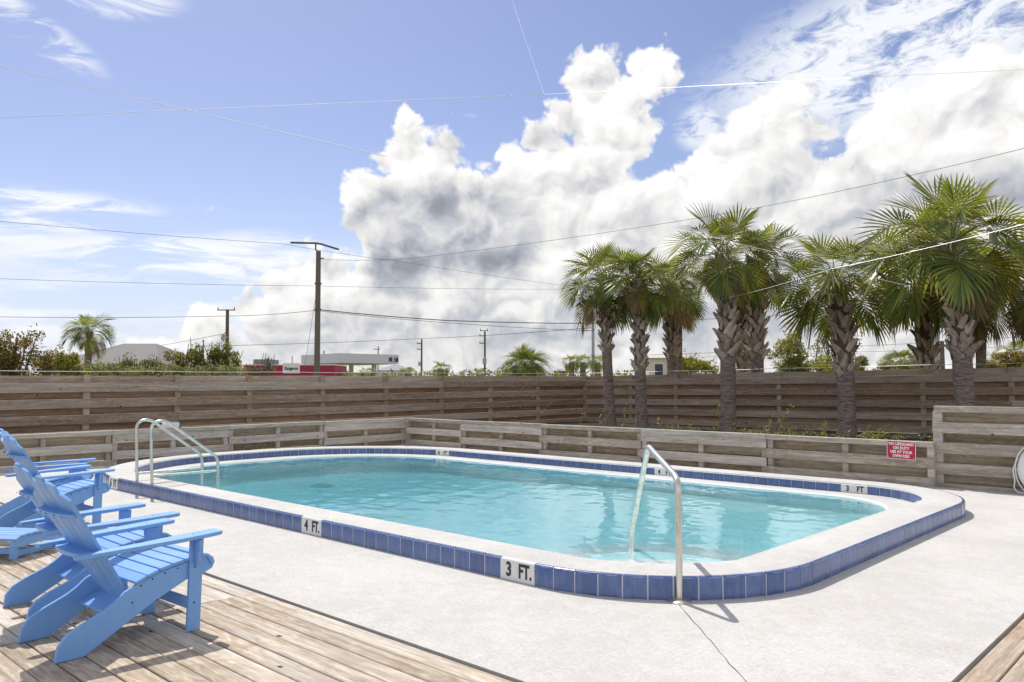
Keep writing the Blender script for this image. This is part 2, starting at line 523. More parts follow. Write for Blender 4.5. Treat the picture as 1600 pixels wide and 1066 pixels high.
def concrete(name, a, c2, scale=1.0, grit=0.5):
    m, n, b, _ = material(name)
    co = n.new('ShaderNodeTexCoord').outputs['Object']
    big = n.noise(co, 0.55 * scale, 5, 0.6)
    mid = n.noise(n.vm('ADD', co, (7, 2, 0)), 5.0 * scale, 8, 0.72)
    fine = n.noise(co, 70.0 * scale, 5, 0.75)
    pit = n.noise(n.vm('ADD', co, (3, 1, 0)), 26.0 * scale, 7, 0.74)
    k = n.m('ADD', n.m('MULTIPLY', big, 0.5), n.m('MULTIPLY', mid, 0.5))
    c = n.mix(n.step(k, 0.40, 0.60), c2, a)
    pits = n.step(pit, 0.50, 0.34)
    c = n.mix(n.m('MULTIPLY', pits, 0.62 * grit), c, tuple(v * 0.60 for v in c2))
    c = n.mix(n.m('MULTIPLY', n.step(fine, 0.60, 0.36), 0.35 * grit), c, tuple(v * 0.62 for v in c2))
    spot = n.noise(n.vm('ADD', co, (11, 5, 0)), 1.1 * scale, 7, 0.68)
    c = n.mix(n.m('MULTIPLY', n.step(spot, 0.57, 0.70), 0.20 * min(1.0, grit * 2)), c, tuple(v * w for v, w in zip(c2, (0.70, 0.66, 0.60))))
    n.put(b.inputs['Base Color'], c)
    b.inputs['Roughness'].default_value = 0.9
    b.inputs['Specular IOR Level'].default_value = 0.2
    h = n.m('ADD', n.step(pit, 0.34, 0.56), n.m('MULTIPLY', fine, 0.8))
    bump(n, b, h, 0.9 * grit + 0.05, 0.006)
    return m
M_CONC = concrete('textured pool deck concrete', (0.635, 0.618, 0.588), (0.555, 0.538, 0.51), 1.5, 0.44)
M_COPE = concrete('white coping concrete', (0.635, 0.625, 0.60), (0.55, 0.54, 0.515), 1.6, 0.45)
M_PLASTER = concrete('white pool plaster', (0.84, 0.87, 0.87), (0.76, 0.80, 0.80), 0.8, 0.10)
M_GROUT = plain('white grout', (0.68, 0.68, 0.68), 0.8, dirt=0.25)

def tile_mat(name, ca, cb):
    m, n, b, _ = material(name)
    rnd = n.new('ShaderNodeObjectInfo').outputs['Random']
    co = n.new('ShaderNodeTexCoord').outputs['Object']
    v = n.noise(n.vm('ADD', n.vm('MULTIPLY', co, (9, 9, 2.5)), n.comb(n.m('MULTIPLY', rnd, 40), rnd, 0)), 3.0, 5, 0.65)
    c = n.mix(n.step(n.m('ADD', v, n.m('MULTIPLY', n.m('SUBTRACT', rnd, 0.5), 0.25)), 0.3, 0.7), ca, cb)
    n.put(b.inputs['Base Color'], c)
    n.put(b.inputs['Roughness'], n.m('ADD', 0.10, n.m('MULTIPLY', v, 0.22)))
    b.inputs['Specular IOR Level'].default_value = 0.7
    bump(n, b, n.noise(co, 26.0, 2, 0.5), 0.06, 0.004)
    return m
M_TILE = tile_mat('cobalt glazed tile', (0.056, 0.100, 0.255), (0.098, 0.160, 0.35))
M_TILE_W = plain('white glazed tile', (0.72, 0.72, 0.70), 0.25, var=0.04)
M_INK = plain('black tile ink', (0.02, 0.02, 0.022), 0.5)

def water_mat():
    """mirror by Fresnel over a body that partly bends and partly passes light straight, so sunlight reaches the floor"""
    m = bpy.data.materials.new('pool water')
    m.use_nodes = True
    t = m.node_tree
    t.nodes.clear()
    n = Nodes(t)
    out = n.new('ShaderNodeOutputMaterial')
    ra = n.new('ShaderNodeBsdfRefraction')
    ra.inputs['IOR'].default_value = 1.333
    ra.inputs['Roughness'].default_value = 0.0
    tr = n.new('ShaderNodeBsdfTransparent')
    gl = n.new('ShaderNodeBsdfGlossy')
    gl.inputs['Roughness'].default_value = 0.02
    fr = n.new('ShaderNodeFresnel')
    fr.inputs['IOR'].default_value = 1.333
    m1 = n.new('ShaderNodeMixShader')
    m1.inputs[0].default_value = 0.55
    n.put(m1.inputs[1], ra.outputs[0])
    n.put(m1.inputs[2], tr.outputs[0])
    m2 = n.new('ShaderNodeMixShader')
    n.put(m2.inputs[0], fr.outputs[0])
    n.put(m2.inputs[1], m1.outputs[0])
    n.put(m2.inputs[2], gl.outputs[0])
    n.put(out.inputs['Surface'], m2.outputs[0])
    va = n.new('ShaderNodeVolumeAbsorption')
    va.inputs['Color'].default_value = (0.0, 0.865, 0.975, 1)
    va.inputs['Density'].default_value = 0.235
    n.put(out.inputs['Volume'], va.outputs[0])
    return m
M_WATER = water_mat()

def steel():
    m, n, b, _ = material('brushed steel rail')
    co = n.new('ShaderNodeTexCoord').outputs['Object']
    q = n.noise(n.vm('MULTIPLY', co, (5, 5, 2)), 5.0, 6, 0.7)
    c = n.mix(n.step(q, 0.45, 0.72), (0.70, 0.69, 0.64), (0.52, 0.45, 0.34))
    n.put(b.inputs['Base Color'], c)
    b.inputs['Metallic'].default_value = 1.0
    n.put(b.inputs['Roughness'], n.m('ADD', 0.24, n.m('MULTIPLY', q, 0.22)))
    return m
M_STEEL = steel()
M_RUBBER = plain('pale rubber', (0.5, 0.5, 0.48), 0.6)
M_RED = plain('red sign enamel', (0.50, 0.012, 0.035), 0.4)
M_WHITE = plain('white paint', (0.78, 0.78, 0.76), 0.5, dirt=0.12)
M_GLARE = plain('bare aluminium cable', (0.95, 0.95, 0.95), 0.6, 1.0)
M_CABLE = plain('grey cable', (0.10, 0.11, 0.13), 0.6)
M_SOIL = concrete('dark soil', (0.050, 0.036, 0.028), (0.030, 0.022, 0.017), 2.0, 0.9)
M_SAND = concrete('sandy ground', (0.30, 0.27, 0.20), (0.18, 0.18, 0.10), 0.3, 0.6)
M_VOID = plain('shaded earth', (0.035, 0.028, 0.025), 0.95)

# ------------------------------------------------------------------ ground
def sheet(name, x0, x1, y0, y1, z, mat):
    return struct(MB().add([(x0, y0, z), (x1, y0, z), (x1, y1, z), (x0, y1, z)], [(0, 1, 2, 3)]).build(name, mat))
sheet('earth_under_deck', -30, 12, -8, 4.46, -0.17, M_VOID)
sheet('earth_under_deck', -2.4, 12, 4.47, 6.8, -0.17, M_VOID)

# ------------------------------------------------------------------ pool
PX0, PX1, PY0, PY1 = -14.86, -2.50, 4.515, 11.44      # outside of the raised rim
def loop(inset, seg=0.0, rl=3.0, rr=1.5, x0=PX0, x1=PX1, y0=PY0, y1=PY1, n=36):
    """rounded rectangle, counter-clockwise from the lower left; larger radius on the left"""
    x0, x1, y0, y1 = x0 + inset, x1 - inset, y0 + inset, y1 - inset
    rl, rr = rl - inset, rr - inset
    pts = []
    for cx, cy, r, a0 in ((x1 - rr, y0 + rr, rr, -90), (x1 - rr, y1 - rr, rr, 0), (x0 + rl, y1 - rl, rl, 90), (x0 + rl, y0 + rl, rl, 180)):
        k = n if a0 < 45 else n + 8
        for i in range(k + 1):
            a = radians(a0 + 90 * i / k)
            pts.append(Vector((cx + r * cos(a), cy + r * sin(a), 0)))
    return pts

def walk(pts, step_n):
    """step_n points spaced evenly along a closed loop, with outward normals"""
    n = len(pts)
    seg = [(pts[(i + 1) % n] - pts[i]).length for i in range(n)]
    L = sum(seg)
    out = []
    i, acc = 0, 0.0
    for k in range(step_n):
        s = (k + 0.5) * L / step_n
        while acc + seg[i] < s:
            acc += seg[i]
            i += 1
        t = (s - acc) / seg[i]
        p = pts[i].lerp(pts[(i + 1) % n], t)
        a, b2 = pts[(i - 1) % n] if t < .5 else pts[i], pts[(i + 1) % n] if t < .5 else pts[(i + 2) % n]
        d = (pts[(i + 1) % n] - pts[i]).normalized()
        out.append((p, d, Vector((d.y, -d.x, 0))))
    return out, L / step_n

RIM = 0.164
COPE_W = 0.43
O, I = loop(0.014), loop(COPE_W + 0.012)
pool = thing('swimming_pool', 'raised swimming pool with a cobalt tile rim and white coping in the concrete deck', 'pool')

def ring(name, la, lb, za, zb, mat, parent, flip=False):
    n = len(la)
    v = [(p.x, p.y, za) for p in la] + [(p.x, p.y, zb) for p in lb]
    f = [(i, (i + 1) % n, n + (i + 1) % n, n + i) for i in range(n)]
    if flip:
        f = [q[::-1] for q in f]
    return MB().add(v, f).build(name, mat, parent)

# coping: top sheet with slightly eased edges
cp = MB()
prof = [(0.014, -0.02), (0.014, RIM - 0.012), (0.022, RIM - 0.003), (0.035, RIM), (COPE_W - 0.02, RIM), (COPE_W - 0.004, RIM - 0.005), (COPE_W, RIM - 0.016), (COPE_W + 0.012, RIM - 0.02), (COPE_W + 0.012, 0.0)]
loops = [loop(a) for a, z in prof]
nn = len(loops[0])
cp.add([(p.x, p.y, prof[j][1]) for j, l in enumerate(loops) for p in l],
       [(j * nn + i, j * nn + (i + 1) % nn, (j + 1) * nn + (i + 1) % nn, (j + 1) * nn + i) for j in range(len(loops) - 1) for i in range(nn)])
coping = cp.build('coping', M_COPE, pool, smooth=True)

# the narrow white ledge at the water's edge and the basin
LX0, LX1, LY0, LY1 = -14.02, -3.24, 5.14, 10.68
def wloop(inset, n=14):
    return loop(inset, rl=2.1, rr=1.0, x0=LX0, x1=LX1, y0=LY0, y1=LY1, n=n)
LED = 0.038
# two loops with different point counts are bridged through a filled face with a hole
def slab_with_hole(name, outer, inner, z, mat, parent=None):
    b = bmesh.new()
    eo = [b.verts.new((p[0], p[1], z)) for p in outer]
    ei = [b.verts.new((p[0], p[1], z)) for p in inner]
    ed = [b.edges.new((l[i], l[(i + 1) % len(l)])) for l in (eo, ei) for i in range(len(l))]
    bmesh.ops.triangle_fill(b, use_beauty=True, use_dissolve=False, edges=ed)
    for f in b.faces:
        if f.normal.z < 0:
            f.normal_flip()
    me = bpy.data.meshes.new(name)
    b.to_mesh(me)
    b.free()
    me.materials.append(mat)
    return link(name, me, parent)
slab_with_hole('ledge', loop(COPE_W + 0.01), wloop(0.0), LED, M_COPE, pool)
w0, w1 = wloop(0.0), wloop(0.02)
nw = len(w0)
def floor_z(p):
    t = min(max((p.x + 6.2) / -4.5, 0), 1)
    return -1.0 - 0.75 * t * t * (3 - 2 * t)
bs = MB()
wf = wloop(0.06)
v = [(p.x, p.y, LED) for p in w0] + [(p.x, p.y, LED - 0.02) for p in w1] + [(p.x, p.y, floor_z(p) + 0.25) for p in w1] + [(p.x, p.y, floor_z(p) + 0.07) for p in wf] + [(p.x, p.y, floor_z(p)) for p in wloop(0.25)]
bs.add(v, [(j * nw + i, j * nw + (i + 1) % nw, (j + 1) * nw + (i + 1) % nw, (j + 1) * nw + i) for j in range(4) for i in range(nw)])
basin = bs.build('basin_wall', M_PLASTER, pool, smooth=True)
fl = MB()
xs = [LX0 + 0.25 + (LX1 - LX0 - 0.5) * i / 40 for i in range(41)]
inn = wloop(0.25)
def yspan(x):
    ys = []
    for i in range(nw):
        a, b2 = inn[i], inn[(i + 1) % nw]
        if (a.x - x) * (b2.x - x) <= 0 and abs(a.x - b2.x) > 1e-9:
            ys.append(a.y + (b2.y - a.y) * (x - a.x) / (b2.x - a.x))
    return (min(ys), max(ys)) if ys else (7.9, 8.0)
fv = []
for x in xs:
    a, b2 = yspan(min(max(x, LX0 + 0.2505), LX1 - 0.2505))
    z = floor_z(Vector((x, 0, 0))) + 0.001
    fv += [(x, a - 0.01, z), (x, b2 + 0.01, z)]
fl.add(fv, [(2 * i, 2 * i + 2, 2 * i + 3, 2 * i + 1) for i in range(40)])
fl.build('basin_floor', M_PLASTER, pool, smooth=True)
MB().lathe([(.22, 0), (.22, .015), (.17, .03)], 20).build('floor_drain', plain('green drain grate', (.16, .38, .26), .5), pool, (-11.7, 7.8, floor_z(Vector((-11.7, 0, 0)))))
# rounded entry steps in the near right corner
for r, z in ((1.45, -0.10), (1.85, -0.34), (2.25, -0.56)):
    cx, cy = LX1 - 0.0, LY0 + 0.0
    poly = [(cx + 0.05, cy - 0.05)] + [(cx + 0.05 - r * sin(radians(a)), cy - 0.05 + r * cos(radians(a))) for a in range(0, 91, 6)]
    poly = [p for p in poly]
    # clipped to the rounded corner of the basin
    cc, rr_ = Vector((LX1 - 1.0, LY0 + 1.0, 0)), 1.0
    arc = [(cc.x + rr_ * sin(radians(a)), cc.y - rr_ * cos(radians(a))) for a in range(0, 91, 6)]
    q = [(cx - r, LY0 + 0.01)] + [p for p in arc if p[0] > cx - r and p[1] < cy + r] + [(LX1 - 0.01, cy + r)]
    q += [(cx - r * cos(radians(a)) * 1.0, cy + r * sin(radians(a)) * 1.0) for a in range(84, 0, -6)]
    MB().prism(q, -1.0, z, 'z').build('entry_step', M_PLASTER, pool)

# water: a rippled surface on a body of water
WZ = 0.012
rwv = random.Random(17)
WAVES = []
for i in range(60):
    lam = 0.055 * (0.8 / 0.055) ** (rwv.random() ** 1.25)
    a = radians(35) + rwv.gauss(0, 0.85)
    WAVES.append((2 * pi / lam * cos(a), 2 * pi / lam * sin(a), rwv.uniform(0, 6.28), 0.00050 * lam ** 0.72))
def grid_water():
    """top as a clipped grid, written directly"""
    import numpy as np
    step = 0.034
    nx, ny = int((LX1 - LX0 + .02) / step), int((LY1 - LY0 + .02) / step)
    xs_ = np.linspace(LX0 - .01, LX1 + .01, nx)
    ys_ = np.linspace(LY0 - .01, LY1 + .01, ny)
    X, Y = np.meshgrid(xs_, ys_, indexing='ij')
    # the four corners are pressed onto the rounding so the sheet stays closed
    for sx, cx, r in ((-1, LX0 - .01 + 2.11, 2.11), (1, LX1 + .01 - 1.01, 1.01)):
        for sy, cy in ((-1, LY0 - .01 + r), (1, LY1 + .01 - r)):
            m = (sx * (X - cx) > 0) & (sy * (Y - cy) > 0)
            u, v = np.abs(X[m] - cx) / r, np.abs(Y[m] - cy) / r
            X[m] = cx + sx * r * u * np.sqrt(1 - v * v / 2)
            Y[m] = cy + sy * r * v * np.sqrt(1 - u * u / 2)
    Z = np.zeros_like(X)
    for kx, ky, ph, A in WAVES:
        Z += A * np.sin(kx * X + ky * Y + ph)
    Z += WZ
    V = np.stack([X, Y, Z], -1).reshape(-1, 3)
    idx = np.arange(nx * ny).reshape(nx, ny)
    F = np.stack([idx[:-1, :-1], idx[1:, :-1], idx[1:, 1:], idx[:-1, 1:]], -1).reshape(-1, 4)
    edge = list(idx[:, 0]) + list(idx[-1, 1:]) + list(idx[-2::-1, -1]) + list(idx[0, -2:0:-1])
    n = len(V)
    low = V[edge].copy()
    low[:, 2] = -2.2
    V = np.concatenate([V, low])
    m = len(edge)
    side = [(edge[(i + 1) % m], edge[i], n + i, n + (i + 1) % m) for i in range(m)]
    me = bpy.data.meshes.new('pool_water')
    me.from_pydata(V.tolist(), [], F.tolist() + [tuple(int(q) for q in f) for f in side] + [tuple(range(n + m - 1, n - 1, -1))])
    sm = [True] * len(F) + [False] * (m + 1)
    me.polygons.foreach_set('use_smooth', sm)
    me.materials.append(M_WATER)
    me.update()
    return me
wat = struct(link('pool_water', grid_water()))

# tiles
def tile_mesh(name, w, h, t, mat, nose):
    """face towards -y, top edge rolled when nose is set"""
    if nose:
        prof = [(0, 0), (-t + 0.002, 0), (-t, 0.002), (-t, h - 0.016), (-t + 0.003, h - 0.007), (-t + 0.009, h - 0.001), (-t + 0.016, h + 0.0015), (0.024, h + 0.0015), (0.024, h - 0.004), (0, h - 0.004)]
    else:
        prof = [(0, 0), (-t + 0.002, 0), (-t, 0.002), (-t, h - 0.002), (-t + 0.002, h), (0, h)]
    me = MB().prism(prof, -w / 2, w / 2, 'x').mesh(name, mat, True)
    return me

def marker(parent, p, rot, num, unit, w, h, style):
    grp = link('depth_marker', tile_mesh('depth_marker', w * 2 + 0.005, h, 0.014, M_TILE_W, style == 'out'), parent, p, (0, 0, rot))
    size = h * (0.92 if style == 'out' else 1.02)
    for s, x, q in ((num, -w * 0.50, 0.80), (unit, w * 0.48, 0.70 if style == 'out' else 0.80)):
        me = text_mesh(s, size, M_INK, bold=size * 0.028, squeeze=q)
        link('lettering', me, grp, (x, -0.0165, h * 0.49))
    groove = MB().box(-0.002, 0.002, -0.0150, -0.0146, 0.002, h - 0.012).build('joint', M_GROUT, grp)
    return grp

def tile_row(name, lp, count, h, z, inward, marks, mat, nose):
    pts, w = walk(lp, count)
    me = tile_mesh(name, w - 0.009, h, 0.013, mat, nose)
    taken = set()
    rows = []
    for mx, my, num, unit in marks:
        k = min(range(count), key=lambda i: (pts[i][0] - Vector((mx, my, 0))).length)
        taken |= {k, (k + 1) % count}
        p = (pts[k][0] + pts[(k + 1) % count][0]) / 2
        d = (pts[(k + 1) % count][0] - pts[k][0]).normalized()
        rows.append((p, d, num, unit))
    for k, (p, d, nrm) in enumerate(pts):
        if k in taken:
            continue
        # the loop runs counter-clockwise: outward faces follow it, inward faces run against it
        rot = atan2(d.y, d.x) if not inward else atan2(-d.y, -d.x)
        link(name, me, pool, (p.x, p.y, z), (0, 0, rot))
    for p, d, num, unit in rows:
        rot = atan2(d.y, d.x) if not inward else atan2(-d.y, -d.x)
        marker(pool, (p.x, p.y, z), rot, num, unit, w - 0.005, h, 'in' if inward else 'out')

def band(name, lp, z0, z1, mat, flip):
    return ring(name, lp, lp, z0, z1, mat, pool, flip)
band('grout_band', loop(0.0030), -0.01, RIM - 0.010, M_GROUT, False)
tile_row('rim_tile', loop(0.014), 199, RIM - 0.004, 0.002, False,
         [(-7.09, PY0, '4', 'FT.'), (-4.29, PY0, '3', 'FT.'), (-12.05, PY0, '6', 'FT')], M_TILE, True)
IT = loop(COPE_W + 0.0125)
band('inner_grout_band', loop(COPE_W + 0.0195), LED - 0.01, RIM - 0.022, M_GROUT, True)
tile_row('waterline_tile', IT, 184, RIM - 0.022 - LED, LED + 0.002, True,
         [(-12.20, PY1, '6', 'FT'), (-6.92, PY1, '4', 'FT'), (-3.92, PY1, '3', 'FT')], M_TILE, False)

struct(slab_with_hole('ground', [(-1800, -1800), (1800, -1800), (1800, 1800), (-1800, 1800)], [tuple(p[:2]) for p in loop(0.10)], -0.19, M_SAND))

# ------------------------------------------------------------------ concrete deck with its joint
so = [(-15.62, 3.055), (-1.205, 3.055), (-1.205, 6.6), (1.9, 6.6), (1.9, 12.98), (-15.62, 12.98)]
slab = struct(slab_with_hole('pool_deck', so, [tuple(p[:2]) for p in loop(0.03)], 0.0, M_CONC))
e = MB()
for i in range(len(so)):
    a, b2 = so[i], so[(i + 1) % len(so)]
    e.add([(a[0], a[1], 0), (b2[0], b2[1], 0), (b2[0], b2[1], -0.16), (a[0], a[1], -0.16)], [(3, 2, 1, 0)])
struct(e.build('deck_edge', M_CONC))
jm = MB()
rj = random.Random(3)
jp = [Vector((-2.94, 4.80)).lerp(Vector((-1.215, 3.06)), i / 26) + Vector((rj.uniform(-.006, .006), rj.uniform(-.006, .006))) for i in range(27)]
nrm = Vector((0.71, 0.70))
jw = [rj.uniform(0.0012, 0.003) for _ in jp]
jm.add([(p.x - nrm.x * w, p.y - nrm.y * w, 0.0015) for p, w in zip(jp, jw)] + [(p.x + nrm.x * w, p.y + nrm.y * w, 0.0015) for p, w in zip(jp, jw)],
       [(i, i + 1, 27 + i + 1, 27 + i) for i in range(26)])
struct(jm.build('deck_joint', M_VOID))

# ------------------------------------------------------------------ wooden decks, board by board
wd = struct(link('wooden_deck', None))
rb = random.Random(11)
PITCH_B = 0.1485
seams = [1.2, -1.35, -5.345, -9.3, -13.3, -16.4]
y = 3.02
row = 0
while y > -2.2:
    yc = y - 0.14 / 2
    for a, b2 in zip(seams, seams[1:]):
        if row > 20 and a > -1:
            continue
        a2 = min(a, 1.2)
        dz = rb.uniform(-0.0025, 0.0025)
        o = board('deck_board', (b2 + 0.003, yc + rb.uniform(-.0015, .0015), -0.019 + dz), (a2 - 0.003, yc + rb.uniform(-.0015, .0015), -0.019 + dz), 0.036, 0.1395, M_DECK, wd, 0.005)
    y -= PITCH_B
    row += 1
wd2 = struct(link('side_deck', None))
x = -1.18
for k in range(14):
    xc = x + 0.14 / 2
    for y0, y1 in ((3.07, 5.547), (5.553, 6.575)):
        board('deck_board', (xc, y0, -0.019 + rb.uniform(-.002, .002)), (xc, y1, -0.019), 0.036, 0.1395, M_DECK2, wd2, 0.005)
    x += PITCH_B

# ------------------------------------------------------------------ fences
rf = random.Random(5)
def low_fence(name, label, joints, fixed, along, out, rows_of, z0, z1, boards_mat=M_LOW, back_mat=M_LOWBACK):
    """panels of boards, alternately on the near and the far side of the posts"""
    lerp = lambda a, b2, t: a + (b2 - a) * t
    P = lambda u, v, z: (u, fixed + v, z) if along == 'x' else (fixed + v, u, z)
    t = thing(name, label, 'fence', P((joints[0] + joints[-1]) / 2, 0, 0))
    base = Vector(t.location)
    def B(nm, a, b2, h, th, mat, ch=0.004):
        return board(nm, Vector(a) - base, Vector(b2) - base, h, th, mat, t, ch)
    L0, L1 = joints[0], joints[-1]
    zoff = lambda u: lerp(z0, z1, (u - L0) / (L1 - L0))
    for j, (a, b2) in enumerate(zip(joints, joints[1:])):
        kind = rows_of[j]
        top = 0.54
        zz = zoff((a + b2) / 2)
        za, zb = zoff(a), zoff(b2)
        for r in range(4):
            zc = top - 0.075 - 0.149 * r
            front = (r % 2 == 0) == (kind == 1)
            wob = lambda: rf.uniform(-.006, .006)
            if front:
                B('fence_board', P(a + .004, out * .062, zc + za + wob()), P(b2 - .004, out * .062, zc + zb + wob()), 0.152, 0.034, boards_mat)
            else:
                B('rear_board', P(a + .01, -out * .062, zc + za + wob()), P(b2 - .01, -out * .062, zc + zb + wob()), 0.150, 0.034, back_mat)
        for u in (a + 0.055, (a + b2) / 2, b2 - 0.055):
            link('post', MB().box(-.045, .045, -.043, .043, -.12, 0.535 + zoff(u), .004).mesh('post', M_LOW), t, Vector(P(u, 0, 0)) - base)
        B('cap_board', P(a + .003, out * .030, 0.582 + za + rf.uniform(-.004, .004)), P(b2 - .003, out * .030, 0.582 + zb + rf.uniform(-.004, .004)), 0.078, 0.136, M_CAP, 0.006)
    return t

low_fence('low_fence', 'low grey weathered board fence behind the left end of the pool, nearest the ladder',
          [1.25, 3.52, 5.78, 8.06, 10.32, 12.66], -15.5, 'y', 1, [1, 2, 1, 2, 1], 0.0, 0.03)
low_fence('low_fence', 'low grey weathered board fence along the far side of the pool, carrying the red sign',
          [-15.43, -13.46, -11.02, -8.56, -6.08, -3.52], 12.75, 'x', -1, [2, 1, 2, 1, 2], 0.03, 0.03)

MB().box(-15.60, -15.40, 12.665, 12.86, -.1, .56, .004).build('post', M_LOW, [o for o in SC.objects if o.get('category') == 'fence'][-1], -Vector([o for o in SC.objects if o.get('category') == 'fence'][-1].location))

# taller grey panel at the right
tp = thing('screen_fence', 'taller grey board fence panel at the right, beside the end of the low fence', 'fence', (-1.0, 12.86, 0))
for r in range(8):
    zc = 1.075 - 0.146 * r - 0.07
    front = r % 2 == 1
    for a, b2 in ((-3.56, -0.9), (-0.894, 1.7)):
        zw = rf.uniform(-.005, .005)
        if front:
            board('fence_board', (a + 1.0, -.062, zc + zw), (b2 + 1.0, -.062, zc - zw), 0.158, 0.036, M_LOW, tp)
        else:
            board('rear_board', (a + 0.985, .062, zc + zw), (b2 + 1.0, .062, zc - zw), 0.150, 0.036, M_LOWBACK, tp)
for u in (-3.50, -0.9, 1.62):
    link('post', MB().box(-.062, .062, -.044, .044, -.12, 1.085, .005).mesh('post', M_LOW), tp, (u + 1.0, 0, 0))
for a, b2 in ((-3.53, -0.9), (-0.894, 1.7)):
    board('cap_board', (a + 1.0, -.03, 1.128), (b2 + 1.0, -.03, 1.124), 0.088, 0.14, M_CAP, tp, 0.006)

def tall_fence(name, label, p0, p1, top0, top1, posts, out, joints):
    p0, p1 = Vector((*p0, 0)), Vector((*p1, 0))
    d = (p1 - p0)
    L = d.length
    d.normalize()
    nrm = Vector((out[0], out[1], 0))
    t = thing(name, label, 'fence', (p0 + p1) / 2)
    base = Vector(t.location)
    topz = lambda s: top0 + (top1 - top0) * s / L
    def pt(s, off, dz):
        return p0 + d * s + nrm * off + Vector((0, 0, topz(s) + dz)) - base
    for r in range(10):
        zc = -0.085 - 0.1545 * r
        front = r % 2 == 1
        cuts = [0.0] + [q for k, q in enumerate(joints) if (k + r) % 2 == 0 or not front] + [L]
        for a, b2 in zip(cuts, cuts[1:]):
            w = rf.uniform(-.006, .006)
            if front:
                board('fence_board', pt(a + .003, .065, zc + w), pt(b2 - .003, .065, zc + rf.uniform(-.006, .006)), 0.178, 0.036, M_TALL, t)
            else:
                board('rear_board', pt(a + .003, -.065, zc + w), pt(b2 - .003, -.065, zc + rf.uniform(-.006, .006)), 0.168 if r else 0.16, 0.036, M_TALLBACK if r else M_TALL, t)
    for s in posts:
        q = p0 + d * s - base
        link('post', MB().box(-.055, .055, -.044, .044, -.05, topz(s) + 0.005, .004).mesh('post', M_POST), t, q, (0, 0, atan2(d.y, d.x)))
    return t
ly = [1.4, 3.2, 5.0, 6.8, 8.46, 10.4, 12.35, 14.3, 16.25, 18.4, 20.85]      # distance along the left run, which starts at y = 0.8
tall_fence('tall_fence', 'tall brown board fence running behind the left end of the pool towards the dark corner',
           (-16.85, 0.8), (-16.85, 21.6), 1.625, 1.745, [q for q in ly], (1, 0), [3.2, 6.8, 10.4, 14.3, 18.4])
rx = [-14.9, -13.19, -11.5, -9.82, -8.0, -6.08, -4.19, -2.3, -0.4, 1.5]
tall_fence('tall_fence', 'tall brown board fence running behind the row of palms on the right',
           (-16.78, 21.6), (2.2, 20.9), 1.745, 1.93, [q + 16.78 for q in rx], (-0.0369, -0.9993), [1.9, 5.3, 8.8, 12.6, 16.4])
tag(MB().tube([(-16.85, 0.8 + i * 1.04, 1.705 + 0.006 * i + 0.008 * cos(i * 2.1)) for i in range(21)], 0.006, 5).build('fence_wire', M_GLARE),
    'thin pale wire stretched just above the left tall fence', 'wire', 'wires along the fence tops')
tag(MB().tube([(-16.78 + i * 0.95, 21.6 - 0.035 * i, 1.835 + 0.0093 * i + 0.008 * cos(i * 1.7)) for i in range(21)], 0.006, 5).build('fence_wire', M_GLARE),
    'thin pale wire stretched just above the right tall fence', 'wire', 'wires along the fence tops')

# planting bed between the fences
bed = MB()
bed.add([(-16.84, 0.6, .30), (-15.57, 0.6, .30), (-15.57, 12.84, .30), (-16.84, 21.5, .22), (2.2, 20.9, .30), (2.2, 12.84, .30)],
        [(0, 1, 2, 3), (3, 2, 5, 4)])
struct(bed.build('planting_bed', M_SOIL))

# ------------------------------------------------------------------ red notice on the far low fence
sg = thing('safety_sign', 'red sign with white lettering fixed to the low fence near its right end', 'sign', (-3.95, 12.628, 0.513))
sg.rotation_euler = (0.0, radians(1.3), 0)
def rrect(w, h, r, n=5):
    return [(cx + r * cos(radians(a0 + 90 * i / n)), cz + r * sin(radians(a0 + 90 * i / n)))
            for cx, cz, a0 in ((w / 2 - r, -h / 2 + r, -90), (w / 2 - r, h / 2 - r, 0), (-w / 2 + r, h / 2 - r, 90), (-w / 2 + r, -h / 2 + r, 180)) for i in range(n + 1)]
MB().prism(rrect(.405, .27, .018), 0, .004, 'y').build('white_border', M_WHITE, sg)
MB().prism(rrect(.388, .253, .012), -.0012, -.0002, 'y').build('red_panel', M_RED, sg)
for i, s in enumerate(('NO LIFEGUARD', 'ON DUTY', 'USE AT YOUR', 'OWN RISK')):
    me = text_mesh(s, .056, M_WHITE, bold=.0026, squeeze=0.86, depth=.0006, spacing=1.02)
    link('lettering', me, sg, (0, -.002, .088 - .0585 * i))
for xx in (-.175, .175):
    for zz in (-.105, .105):
        MB().lathe([(.006, 0), (.006, .003), (.003, .004)], 8).build('screw', M_STEEL, sg, (xx, -.0015, zz), (pi / 2, 0, 0))

